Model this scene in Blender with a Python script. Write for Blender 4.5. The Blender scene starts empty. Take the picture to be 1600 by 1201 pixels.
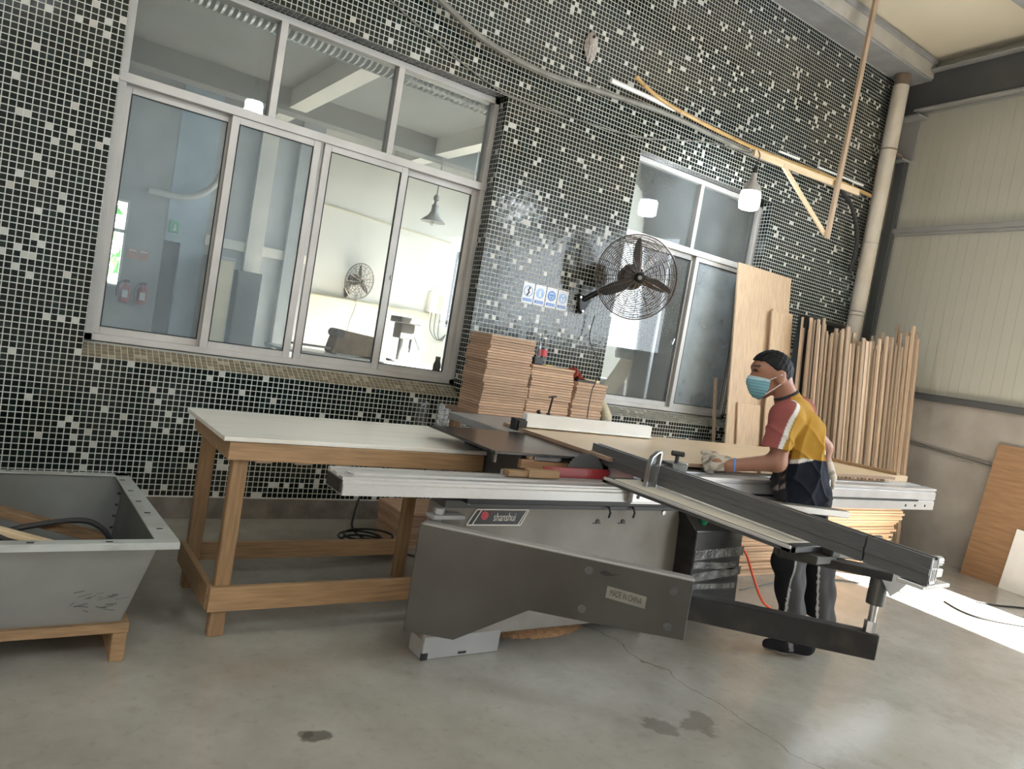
import bpy, bmesh, math, random
import numpy as np
from mathutils import Vector, Matrix

random.seed(7)
RNG = np.random.RandomState(11)
scene = bpy.context.scene
COL = scene.collection

# ---------------------------------------------------------------- camera
CAM_POS = Vector((0.0, -4.637, 1.375))
CAM_R = Vector((0.8153202, -0.55408162, 0.16806704))
CAM_U = Vector((-0.10664197, 0.14160011, 0.98416305))
CAM_F = Vector((0.56910497, 0.82033101, -0.05636107))
FPX = 1155.27
cam_data = bpy.data.cameras.new('camera')
cam_data.sensor_fit = 'HORIZONTAL'
cam_data.sensor_width = 36.0
cam_data.lens = FPX * 36.0 / 1600.0
cam_data.clip_start = 0.05
cam_data.clip_end = 120
cam = bpy.data.objects.new('camera', cam_data)
COL.objects.link(cam)
rot = Matrix((CAM_R, CAM_U, -CAM_F)).transposed().to_4x4()
cam.matrix_world = Matrix.Translation(CAM_POS) @ rot
scene.camera = cam

# ---------------------------------------------------------------- world, sun, daylight, exposure
world = bpy.data.worlds.new('world')
scene.world = world
world.use_nodes = True
wn = world.node_tree
bgn = wn.nodes['Background']
bgn.inputs[0].default_value = (0.82, 0.92, 1.0, 1)
bgn.inputs[1].default_value = 5.0

sun_dir = Vector((-0.62, 0.33, -1.0)).normalized()
sd = bpy.data.lights.new('sun', 'SUN')
sd.energy = 48.0
sd.angle = 0.012
sd.color = (1.0, 0.965, 0.91)
sun = bpy.data.objects.new('sun', sd)
sun.rotation_euler = sun_dir.to_track_quat('-Z', 'Y').to_euler()
COL.objects.link(sun)

def portal(name, loc, direction, sx, sy):
    d = bpy.data.lights.new(name, 'AREA')
    d.shape = 'RECTANGLE'; d.size = sx; d.size_y = sy
    d.cycles.is_portal = True
    o = bpy.data.objects.new(name, d)
    o.location = loc
    o.rotation_euler = Vector(direction).to_track_quat('-Z', 'Y').to_euler()
    COL.objects.link(o)

vs = scene.view_settings
vs.view_transform = 'Standard'
vs.look = 'None'
vs.exposure = 1.3
vs.gamma = 1.0
vs.use_curve_mapping = False
try:
    scene.cycles.use_denoising = True
    scene.cycles.max_bounces = 10
    scene.cycles.diffuse_bounces = 5
    scene.cycles.glossy_bounces = 4
    scene.cycles.transparent_max_bounces = 16
    scene.cycles.caustics_reflective = False
    scene.cycles.caustics_refractive = False
    scene.cycles.sample_clamp_indirect = 6.0
except Exception:
    pass

# ---------------------------------------------------------------- materials
MATS = {}
def mat(name, color, rough=0.5, metal=0.0, var=0.12, scale=6.0, bump=0.0, bscale=60.0, stretch=(1, 1, 1),
        color2=None, spec=0.5, rand=0.0, rvar=0.0, detail=5.0, sharp=None):
    """noise-mixed procedural surface; var darkens/lightens, color2 mixes a second colour"""
    if name in MATS:
        return MATS[name]
    m = bpy.data.materials.new(name)
    m.use_nodes = True
    nt = m.node_tree
    b = nt.nodes['Principled BSDF']
    b.inputs['Roughness'].default_value = rough
    b.inputs['Metallic'].default_value = metal
    b.inputs['Specular IOR Level'].default_value = spec
    tc = nt.nodes.new('ShaderNodeTexCoord')
    mp = nt.nodes.new('ShaderNodeMapping')
    mp.inputs['Scale'].default_value = stretch
    nt.links.new(tc.outputs['Object'], mp.inputs['Vector'])
    nz = nt.nodes.new('ShaderNodeTexNoise')
    nz.inputs['Scale'].default_value = scale
    nz.inputs['Detail'].default_value = detail
    vec = mp.outputs['Vector']
    if rand > 0:
        oi = nt.nodes.new('ShaderNodeObjectInfo')
        ad = nt.nodes.new('ShaderNodeVectorMath'); ad.operation = 'ADD'
        ml = nt.nodes.new('ShaderNodeVectorMath'); ml.operation = 'SCALE'
        cmb = nt.nodes.new('ShaderNodeCombineXYZ')
        for i in range(3):
            nt.links.new(oi.outputs['Random'], cmb.inputs[i])
        nt.links.new(cmb.outputs[0], ml.inputs[0]); ml.inputs['Scale'].default_value = 37.0
        nt.links.new(vec, ad.inputs[0]); nt.links.new(ml.outputs[0], ad.inputs[1])
        vec = ad.outputs[0]
    nt.links.new(vec, nz.inputs['Vector'])
    rp = nt.nodes.new('ShaderNodeValToRGB')
    lo, hi = sharp if sharp else (0.3, 0.7)
    rp.color_ramp.elements[0].position = lo
    rp.color_ramp.elements[1].position = hi
    c = Vector(color)
    if color2 is None:
        c0 = c * (1 - var); c1 = Vector([min(1, x) for x in c * (1 + var)])
    else:
        c0 = c; c1 = Vector(color2)
    rp.color_ramp.elements[0].color = (*c0, 1)
    rp.color_ramp.elements[1].color = (*c1, 1)
    nt.links.new(nz.outputs['Fac'], rp.inputs['Fac'])
    out = rp.outputs['Color']
    if rand > 0:
        hs = nt.nodes.new('ShaderNodeHueSaturation')
        mr = nt.nodes.new('ShaderNodeMapRange')
        mr.inputs['To Min'].default_value = 1 - rand; mr.inputs['To Max'].default_value = 1 + rand
        nt.links.new(oi.outputs['Random'], mr.inputs['Value'])
        nt.links.new(mr.outputs[0], hs.inputs['Value'])
        nt.links.new(out, hs.inputs['Color'])
        out = hs.outputs['Color']
    nt.links.new(out, b.inputs['Base Color'])
    if rvar > 0:
        mr2 = nt.nodes.new('ShaderNodeMapRange')
        mr2.inputs['To Min'].default_value = max(0.02, rough - rvar); mr2.inputs['To Max'].default_value = min(1, rough + rvar)
        nt.links.new(nz.outputs['Fac'], mr2.inputs['Value'])
        nt.links.new(mr2.outputs[0], b.inputs['Roughness'])
    if bump > 0:
        n2 = nt.nodes.new('ShaderNodeTexNoise'); n2.inputs['Scale'].default_value = bscale; n2.inputs['Detail'].default_value = 4
        nt.links.new(mp.outputs['Vector'], n2.inputs['Vector'])
        bp = nt.nodes.new('ShaderNodeBump'); bp.inputs['Strength'].default_value = bump; bp.inputs['Distance'].default_value = 0.01
        nt.links.new(n2.outputs['Fac'], bp.inputs['Height'])
        nt.links.new(bp.outputs['Normal'], b.inputs['Normal'])
    MATS[name] = m
    return m

def emis(name, color, strength):
    m = bpy.data.materials.new(name); m.use_nodes = True
    b = m.node_tree.nodes['Principled BSDF']
    b.inputs['Base Color'].default_value = (*color, 1)
    b.inputs['Emission Color'].default_value = (*color, 1)
    b.inputs['Emission Strength'].default_value = strength
    MATS[name] = m
    return m

def vcol_mat(name, rough=0.8, bump=0.2, bscale=300, spec=0.3, nvar=0.12, nscale=25):
    m = bpy.data.materials.new(name); m.use_nodes = True
    nt = m.node_tree; b = nt.nodes['Principled BSDF']
    b.inputs['Roughness'].default_value = rough
    b.inputs['Specular IOR Level'].default_value = spec
    at = nt.nodes.new('ShaderNodeVertexColor'); at.layer_name = 'Col'
    nz = nt.nodes.new('ShaderNodeTexNoise'); nz.inputs['Scale'].default_value = nscale; nz.inputs['Detail'].default_value = 6
    tc = nt.nodes.new('ShaderNodeTexCoord'); nt.links.new(tc.outputs['Object'], nz.inputs['Vector'])
    hs = nt.nodes.new('ShaderNodeHueSaturation'); mr = nt.nodes.new('ShaderNodeMapRange')
    mr.inputs['To Min'].default_value = 1 - nvar; mr.inputs['To Max'].default_value = 1 + nvar
    nt.links.new(nz.outputs['Fac'], mr.inputs['Value']); nt.links.new(mr.outputs[0], hs.inputs['Value'])
    nt.links.new(at.outputs['Color'], hs.inputs['Color']); nt.links.new(hs.outputs['Color'], b.inputs['Base Color'])
    if bump:
        n2 = nt.nodes.new('ShaderNodeTexNoise'); n2.inputs['Scale'].default_value = bscale
        nt.links.new(tc.outputs['Object'], n2.inputs['Vector'])
        bp = nt.nodes.new('ShaderNodeBump'); bp.inputs['Strength'].default_value = bump; bp.inputs['Distance'].default_value = 0.004
        nt.links.new(n2.outputs['Fac'], bp.inputs['Height']); nt.links.new(bp.outputs['Normal'], b.inputs['Normal'])
    MATS[name] = m
    return m

def glass_mat(name, dust, dust_col=(0.62, 0.68, 0.72)):
    m = bpy.data.materials.new(name); m.use_nodes = True
    nt = m.node_tree; nt.nodes.clear()
    out = nt.nodes.new('ShaderNodeOutputMaterial')
    tr = nt.nodes.new('ShaderNodeBsdfTransparent'); tr.inputs[0].default_value = (0.93, 0.96, 0.96, 1)
    gl = nt.nodes.new('ShaderNodeBsdfGlossy'); gl.inputs['Roughness'].default_value = 0.02
    fr = nt.nodes.new('ShaderNodeFresnel'); fr.inputs['IOR'].default_value = 1.45
    mx = nt.nodes.new('ShaderNodeMixShader')
    nt.links.new(fr.outputs[0], mx.inputs[0]); nt.links.new(tr.outputs[0], mx.inputs[1]); nt.links.new(gl.outputs[0], mx.inputs[2])
    df = nt.nodes.new('ShaderNodeBsdfDiffuse'); df.inputs[0].default_value = (*dust_col, 1)
    nz = nt.nodes.new('ShaderNodeTexNoise'); nz.inputs['Scale'].default_value = 3.5; nz.inputs['Detail'].default_value = 8
    tc = nt.nodes.new('ShaderNodeTexCoord'); nt.links.new(tc.outputs['Object'], nz.inputs['Vector'])
    mr = nt.nodes.new('ShaderNodeMapRange'); mr.inputs['To Min'].default_value = dust * 0.4; mr.inputs['To Max'].default_value = dust * 1.6
    nt.links.new(nz.outputs['Fac'], mr.inputs['Value'])
    m2 = nt.nodes.new('ShaderNodeMixShader')
    nt.links.new(mr.outputs[0], m2.inputs[0]); nt.links.new(mx.outputs[0], m2.inputs[1]); nt.links.new(df.outputs[0], m2.inputs[2])
    nt.links.new(m2.outputs[0], out.inputs[0])
    MATS[name] = m
    return m

# palette
mat('alu_frame', (0.50, 0.49, 0.47), 0.42, 0.25, 0.10, 4, 0.05, 30)
mat('alu_white', (0.55, 0.55, 0.56), 0.30, 0.55, 0.10, 5)
mat('alu_dirty', (0.47, 0.47, 0.46), 0.36, 0.4, 0, 30, color2=(0.42, 0.36, 0.31), stretch=(1.5, 3, 5), sharp=(0.56, 0.80))
mat('alu_grey', (0.145, 0.15, 0.155), 0.36, 0.55, 0.10, 12, stretch=(20, 0.5, 20))
mat('steel', (0.42, 0.42, 0.42), 0.3, 0.9, 0.1, 8)
mat('chrome', (0.75, 0.75, 0.75), 0.12, 1.0, 0.05, 8)
mat('black', (0.012, 0.012, 0.013), 0.45, 0, 0.3, 10)
mat('rubber', (0.02, 0.02, 0.022), 0.7, 0, 0.2, 20)
mat('saw_grey', (0.27, 0.252, 0.225), 0.5, 0.15, 0, 3.5, 0.05, 20, color2=(0.17, 0.148, 0.128), sharp=(0.35, 0.75))
mat('saw_light', (0.34, 0.345, 0.345), 0.5, 0.1, 0.10, 4)
mat('arm_grey', (0.072, 0.072, 0.067), 0.42, 0.3, 0, 2.6, 0.03, 25, color2=(0.045, 0.042, 0.034), sharp=(0.35, 0.7))
mat('arm_black', (0.010, 0.010, 0.010), 0.5, 0.1, 0, 9, 0.05, 30, color2=(0.045, 0.038, 0.03), sharp=(0.5, 0.8))
mat('cast_iron', (0.040, 0.036, 0.034), 0.24, 0.35, 0.2, 6, stretch=(1, 6, 1))
mat('ext_grey', (0.30, 0.31, 0.32), 0.4, 0.2, 0.1, 5)
mat('red_paint', (0.24, 0.018, 0.022), 0.35, 0, 0.12, 6)
mat('table_top', (0.68, 0.665, 0.62), 0.28, 0, 0, 3.0, color2=(0.46, 0.43, 0.33), stretch=(0.6, 7, 1), sharp=(0.5, 0.85))
mat('pine', (0.27, 0.17, 0.088), 0.55, 0, 0.22, 5, 0.05, 40, stretch=(2, 14, 14), rand=0.10)
mat('pine_x', (0.30, 0.185, 0.095), 0.55, 0, 0.22, 5, 0.05, 40, stretch=(1.2, 16, 16), rand=0.10)
mat('pine_z', (0.25, 0.152, 0.075), 0.55, 0, 0.24, 5, 0.05, 40, stretch=(16, 16, 1.2), rand=0.12)
mat('mdf', (0.50, 0.34, 0.235), 0.75, 0, 0.10, 14, 0, stretch=(1, 1, 12), rand=0.16)
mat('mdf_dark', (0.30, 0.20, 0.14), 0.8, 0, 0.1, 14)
mat('sheet', (0.60, 0.46, 0.30), 0.33, 0, 0.06, 2.5)
mat('board', (0.53, 0.39, 0.26), 0.5, 0, 0.13, 5, 0, stretch=(9, 9, 0.7), rand=0.07)
mat('strip', (0.43, 0.32, 0.225), 0.6, 0, 0.16, 6, 0, stretch=(14, 14, 0.6), rand=0.36)
mat('plank', (0.60, 0.40, 0.25), 0.6, 0, 0.10, 6, 0, stretch=(0.8, 10, 10), rand=0.18)
mat('oak_x', (0.33, 0.195, 0.105), 0.45, 0, 0, 4.0, color2=(0.22, 0.12, 0.06), stretch=(1, 0.9, 9), sharp=(0.35, 0.75))
mat('bamboo', (0.48, 0.30, 0.11), 0.4, 0, 0.15, 8)
mat('pale_wood', (0.66, 0.52, 0.34), 0.55, 0, 0.12, 6, stretch=(1, 10, 10))
mat('cream_board', (0.70, 0.655, 0.56), 0.4, 0, 0.06, 4)
mat('plastic_white', (0.78, 0.78, 0.76), 0.35, 0, 0.05, 6)
mat('pvc_pipe', (0.56, 0.51, 0.44), 0.5, 0, 0, 3, color2=(0.44, 0.37, 0.28), sharp=(0.45, 0.8))
mat('galv', (0.33, 0.35, 0.355), 0.28, 0.8, 0.15, 9)
mat('hose', (0.58, 0.53, 0.40), 0.45, 0, 0.08, 6)
mat('hopper_steel', (0.40, 0.415, 0.41), 0.45, 0.35, 0, 2.2, 0.05, 18, color2=(0.27, 0.275, 0.265), sharp=(0.3, 0.8))
mat('old_wood', (0.17, 0.105, 0.055), 0.7, 0, 0.3, 6, 0.1, 40, stretch=(1, 12, 12))
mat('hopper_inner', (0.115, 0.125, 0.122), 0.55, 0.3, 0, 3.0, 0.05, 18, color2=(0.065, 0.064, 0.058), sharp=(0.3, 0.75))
mat('hopper_rim', (0.47, 0.50, 0.49), 0.4, 0.4, 0, 5, color2=(0.26, 0.24, 0.22), sharp=(0.5, 0.8))
mat('concrete_beam', (0.26, 0.262, 0.265), 0.85, 0, 0.14, 5, 0.9, 45)
mat('beam_face', (0.40, 0.38, 0.34), 0.8, 0, 0.12, 4, 0.3, 30)
mat('steel_beam', (0.088, 0.092, 0.094), 0.5, 0.2, 0.12, 3)
mat('steel_flange', (0.30, 0.295, 0.285), 0.55, 0.2, 0.08, 3)
mat('paint_white', (0.82, 0.80, 0.74), 0.65, 0, 0.04, 1.5)
mat('paint_grey', (0.50, 0.52, 0.54), 0.7, 0, 0.06, 1.5)
mat('ceiling_grey', (0.24, 0.25, 0.25), 0.8, 0, 0.06, 1.5)
mat('paint_blue', (0.50, 0.62, 0.74), 0.7, 0, 0.06, 1.5)
mat('cream_paint', (0.70, 0.64, 0.48), 0.6, 0, 0.06, 3)
mat('brown_dirt', (0.20, 0.15, 0.11), 0.85, 0, 0.25, 7)
mat('ext_red', (0.42, 0.05, 0.04), 0.35, 0, 0.08, 6)
mat('sign_paper', (0.80, 0.83, 0.88), 0.5, 0, 0.03, 6)
mat('sign_blue', (0.10, 0.24, 0.62), 0.5, 0, 0.10, 20)
mat('sign_pale', (0.38, 0.55, 0.84), 0.5, 0, 0.10, 20)
mat('sign_pink', (0.62, 0.36, 0.32), 0.5, 0, 0.10, 20)
mat('cable_black', (0.018, 0.018, 0.018), 0.5, 0, 0.1, 10)
mat('cable_grey', (0.20, 0.195, 0.17), 0.6, 0, 0.2, 10)
mat('cord_orange', (0.80, 0.10, 0.03), 0.45, 0, 0.08, 10)
mat('fan_black', (0.016, 0.015, 0.015), 0.35, 0.2, 0.2, 10)
mat('fan_wire', (0.24, 0.20, 0.17), 0.35, 0.8, 0.1, 20)
mat('cement', (0.17, 0.15, 0.125), 0.9, 0, 0.30, 9, 0.4, 40)
mat('sawdust', (0.42, 0.24, 0.12), 0.95, 0, 0.25, 60, 0.8, 120)
mat('dark_void', (0.010, 0.010, 0.010), 0.9, 0, 0.1, 4)
mat('tape', (0.15, 0.15, 0.145), 0.16, 0.4, 0.6, 14, 0.5, 60)
mat('clear_plastic', (0.62, 0.66, 0.66), 0.15, 0, 0.1, 8)
mat('rag_red', (0.23, 0.032, 0.018), 0.85, 0, 0.3, 30)
mat('label_red', (0.55, 0.06, 0.08), 0.4, 0, 0.1, 20)
mat('label_yellow', (0.75, 0.60, 0.08), 0.4, 0, 0.1, 20)
mat('button_green', (0.02, 0.30, 0.12), 0.3, 0, 0.05, 10)
mat('button_red', (0.60, 0.02, 0.03), 0.3, 0, 0.05, 10)
mat('letter_white', (0.74, 0.72, 0.66), 0.5, 0, 0.05, 20)
mat('letter_black', (0.015, 0.015, 0.013), 0.5, 0, 0.05, 20)
mat('plate_dark', (0.028, 0.025, 0.022), 0.4, 0, 0.3, 30)
mat('plate_tan', (0.19, 0.18, 0.155), 0.45, 0, 0.1, 20)
mat('exit_green', (0.05, 0.55, 0.25), 0.4, 0, 0.05, 10)
glass_mat('glass_clear', 0.035)
glass_mat('glass_dusty', 0.20, (0.46, 0.55, 0.62))
glass_mat('glass_hazy', 0.40, (0.50, 0.56, 0.60))
glass_mat('glass_mid', 0.09, (0.55, 0.58, 0.58))

def M(n):
    return MATS[n]

# ---------------------------------------------------------------- mesh helpers
def origin_of(o):
    v = Vector((0, 0, 0))
    while o is not None:
        v = v + Vector(o.location); o = o.parent
    return v

class MB:
    """collects shapes in world coordinates; build() links them as ONE mesh object"""
    def __init__(self):
        self.v = []; self.f = []; self.mi = []; self.cur = 0; self.T = None
    def _add(self, vs, fs):
        n = len(self.v)
        if self.T is not None:
            vs = [self.T @ Vector(p) for p in vs]
        self.v += [tuple(p) for p in vs]
        for f in fs:
            self.f.append([n + i for i in f]); self.mi.append(self.cur)
        return self
    def box(self, a, b, R=None, c=None):
        x0, y0, z0 = [min(p, q) for p, q in zip(a, b)]; x1, y1, z1 = [max(p, q) for p, q in zip(a, b)]
        vs = [Vector(p) for p in ((x0, y0, z0), (x1, y0, z0), (x1, y1, z0), (x0, y1, z0), (x0, y0, z1), (x1, y0, z1), (x1, y1, z1), (x0, y1, z1))]
        if R is not None:
            c = Vector(c) if c is not None else Vector(((x0 + x1) / 2, (y0 + y1) / 2, (z0 + z1) / 2))
            vs = [c + R @ (p - c) for p in vs]
        return self._add(vs, [(0, 3, 2, 1), (4, 5, 6, 7), (0, 1, 5, 4), (1, 2, 6, 5), (2, 3, 7, 6), (3, 0, 4, 7)])
    def bar(self, p, q, w, h, up=(0, 0, 1)):
        """rectangular bar from p to q; w sideways, h along up"""
        p = Vector(p); q = Vector(q); d = (q - p).normalized(); u = Vector(up)
        s = d.cross(u)
        if s.length < 1e-4:
            s = d.cross(Vector((1, 0, 0)))
        s.normalize(); u = s.cross(d).normalized()
        vs = []
        for e in (p, q):
            for (i, j) in ((-1, -1), (1, -1), (1, 1), (-1, 1)):
                vs.append(e + s * (i * w / 2) + u * (j * h / 2))
        return self._add(vs, [(0, 1, 2, 3), (7, 6, 5, 4), (0, 4, 5, 1), (1, 5, 6, 2), (2, 6, 7, 3), (3, 7, 4, 0)])
    def prism(self, pts, ext):
        """closed polygon (3D points) extruded by vector ext"""
        n = len(pts); e = Vector(ext)
        a = [Vector(p) for p in pts]; b = [p + e for p in a]
        fs = [tuple(range(n - 1, -1, -1)), tuple(range(n, 2 * n))]
        for i in range(n):
            j = (i + 1) % n
            fs.append((i, j, n + j, n + i))
        return self._add(a + b, fs)
    def tube(self, pts, r, n=8, cap=True, radii=None):
        pts = [Vector(p) for p in pts]; m = len(pts); vs = []; fs = []
        prev = None
        for i in range(m):
            d = (pts[min(i + 1, m - 1)] - pts[max(i - 1, 0)])
            d.normalize()
            if prev is None:
                ref = Vector((0, 0, 1)) if abs(d.z) < 0.9 else Vector((1, 0, 0))
                s = d.cross(ref).normalized()
            else:
                s = (prev - d * prev.dot(d)).normalized()
            prev = s
            u = d.cross(s).normalized()
            rr = radii[i] if radii is not None else r
            for k in range(n):
                t = 2 * math.pi * k / n
                vs.append(pts[i] + (s * math.cos(t) + u * math.sin(t)) * rr)
        for i in range(m - 1):
            for k in range(n):
                k2 = (k + 1) % n
                fs.append((i * n + k, i * n + k2, (i + 1) * n + k2, (i + 1) * n + k))
        if cap:
            fs.append(tuple(range(n - 1, -1, -1))); fs.append(tuple((m - 1) * n + k for k in range(n)))
        return self._add(vs, fs)
    def cyl(self, p, q, r, n=16, r2=None):
        return self.tube([p, q], r, n, True, [r, r if r2 is None else r2])
    def lathe(self, base, axis, prof, n=20, cap=True):
        """prof: list of (distance along axis, radius)"""
        a = Vector(axis).normalized(); base = Vector(base)
        ref = Vector((0, 0, 1)) if abs(a.z) < 0.9 else Vector((1, 0, 0))
        s = a.cross(ref).normalized(); u = a.cross(s).normalized(); vs = []; fs = []
        for (t, r) in prof:
            for k in range(n):
                w = 2 * math.pi * k / n
                vs.append(base + a * t + (s * math.cos(w) + u * math.sin(w)) * max(r, 1e-4))
        for i in range(len(prof) - 1):
            for k in range(n):
                k2 = (k + 1) % n
                fs.append((i * n + k, i * n + k2, (i + 1) * n + k2, (i + 1) * n + k))
        if cap:
            m = len(prof)
            fs.append(tuple(range(n - 1, -1, -1))); fs.append(tuple((m - 1) * n + k for k in range(n)))
        return self._add(vs, fs)
    def ring(self, c, axis, R, r, n=40, k=5):
        a = Vector(axis).normalized(); c = Vector(c)
        ref = Vector((0, 0, 1)) if abs(a.z) < 0.9 else Vector((1, 0, 0))
        s = a.cross(ref).normalized(); u = a.cross(s).normalized(); vs = []; fs = []
        for i in range(n):
            t = 2 * math.pi * i / n; d = s * math.cos(t) + u * math.sin(t)
            for j in range(k):
                w = 2 * math.pi * j / k
                vs.append(c + d * (R + r * math.cos(w)) + a * (r * math.sin(w)))
        for i in range(n):
            i2 = (i + 1) % n
            for j in range(k):
                j2 = (j + 1) % k
                fs.append((i * k + j, i2 * k + j, i2 * k + j2, i * k + j2))
        return self._add(vs, fs)
    def quad(self, a, b, c, d):
        return self._add([a, b, c, d], [(0, 1, 2, 3)])
    def build(self, name, material, parent=None, bevel=0.0, smooth=False, segs=1, base=None):
        if parent is not None:
            base_w = origin_of(parent); loc = Vector((0, 0, 0))
        else:
            if base is None:
                xs = [p[0] for p in self.v]; ys = [p[1] for p in self.v]; zs = [p[2] for p in self.v]
                base = ((min(xs) + max(xs)) / 2, (min(ys) + max(ys)) / 2, min(zs))
            base_w = Vector(base); loc = base_w
        me = bpy.data.meshes.new(name)
        me.from_pydata([(p[0] - base_w.x, p[1] - base_w.y, p[2] - base_w.z) for p in self.v], [], self.f)
        ms = material if isinstance(material, (list, tuple)) else [material]
        for mm in ms:
            me.materials.append(M(mm) if isinstance(mm, str) else mm)
        if len(ms) > 1:
            me.polygons.foreach_set('material_index', self.mi)
        bm = bmesh.new(); bm.from_mesh(me); bmesh.ops.recalc_face_normals(bm, faces=bm.faces); bm.to_mesh(me); bm.free()
        if smooth:
            me.polygons.foreach_set('use_smooth', [True] * len(me.polygons))
            me.set_sharp_from_angle(angle=math.radians(40))
        me.update()
        o = bpy.data.objects.new(name, me); COL.objects.link(o)
        o.location = loc
        if parent is not None:
            o.parent = parent
        if bevel > 0:
            bv = o.modifiers.new('bevel', 'BEVEL'); bv.width = bevel; bv.segments = segs; bv.limit_method = 'ANGLE'; bv.angle_limit = math.radians(40)
            bv.harden_normals = False
        return o

def tag(o, label=None, cat=None, group=None, kind=None):
    if label: o['label'] = label
    if cat: o['category'] = cat
    if group: o['group'] = group
    if kind: o['kind'] = kind
    return o

def thing(name, loc, label, cat, group=None):
    o = bpy.data.objects.new(name, None); COL.objects.link(o)
    o.empty_display_size = 0.1
    o.location = loc
    return tag(o, label, cat, group)

def struct(o):
    o['kind'] = 'structure'
    return o

def copy_tree(o, parent=None):
    c = o.copy(); COL.objects.link(c); c.parent = parent
    for ch in list(o.children):
        copy_tree(ch, c)
    return c

def text_mesh(txt, name, material, parent, origin, xdir, ydir, height, thick=0.0006, squeeze=1.0, width=None):
    cu = bpy.data.curves.new(name, 'FONT'); cu.body = txt; cu.size = 1.0; cu.extrude = 0.0
    to = bpy.data.objects.new(name, cu); COL.objects.link(to)
    dg = bpy.context.evaluated_depsgraph_get()
    me0 = bpy.data.meshes.new_from_object(to.evaluated_get(dg))
    vs = [v.co.copy() for v in me0.vertices]; fs = [list(p.vertices) for p in me0.polygons]
    bpy.data.objects.remove(to); bpy.data.meshes.remove(me0)
    x0 = min(v.x for v in vs); x1 = max(v.x for v in vs); y0 = min(v.y for v in vs); y1 = max(v.y for v in vs)
    s = height / (y1 - y0); sx = s * squeeze if width is None else width / (x1 - x0)
    X = Vector(xdir).normalized(); Y = Vector(ydir).normalized(); N = X.cross(Y).normalized()
    b = MB()
    b._add([Vector(origin) + X * ((v.x - x0) * sx) + Y * ((v.y - y0) * s) + N * thick for v in vs], fs)
    return b.build(name, material, parent)

def ribbed(path, r, pitch, depth, n=18):
    """corrugated hose: resample path, alternate the radius"""
    pts = [Vector(p) for p in path]
    L = [0]
    for a, b in zip(pts, pts[1:]):
        L.append(L[-1] + (b - a).length)
    tot = L[-1]; k = max(4, int(tot / pitch) * 2); res = []; rad = []
    for i in range(k + 1):
        d = tot * i / k; j = 0
        while j < len(L) - 2 and L[j + 1] < d:
            j += 1
        t = (d - L[j]) / max(1e-6, L[j + 1] - L[j])
        res.append(pts[j].lerp(pts[j + 1], t)); rad.append(r + (depth if i % 2 else 0))
    return MB().tube(res, r, n, False, rad)

def smooth_path(pts, k=8):
    """Catmull-Rom through the points"""
    P = [Vector(p) for p in pts]; out = []
    for i in range(len(P) - 1):
        p0 = P[max(i - 1, 0)]; p1 = P[i]; p2 = P[i + 1]; p3 = P[min(i + 2, len(P) - 1)]
        for j in range(k):
            t = j / k
            out.append(0.5 * ((2 * p1) + (p2 - p0) * t + (2 * p0 - 5 * p1 + 4 * p2 - p3) * t * t + (3 * p1 - p0 - 3 * p2 + p3) * t ** 3))
    out.append(P[-1])
    return out
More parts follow.
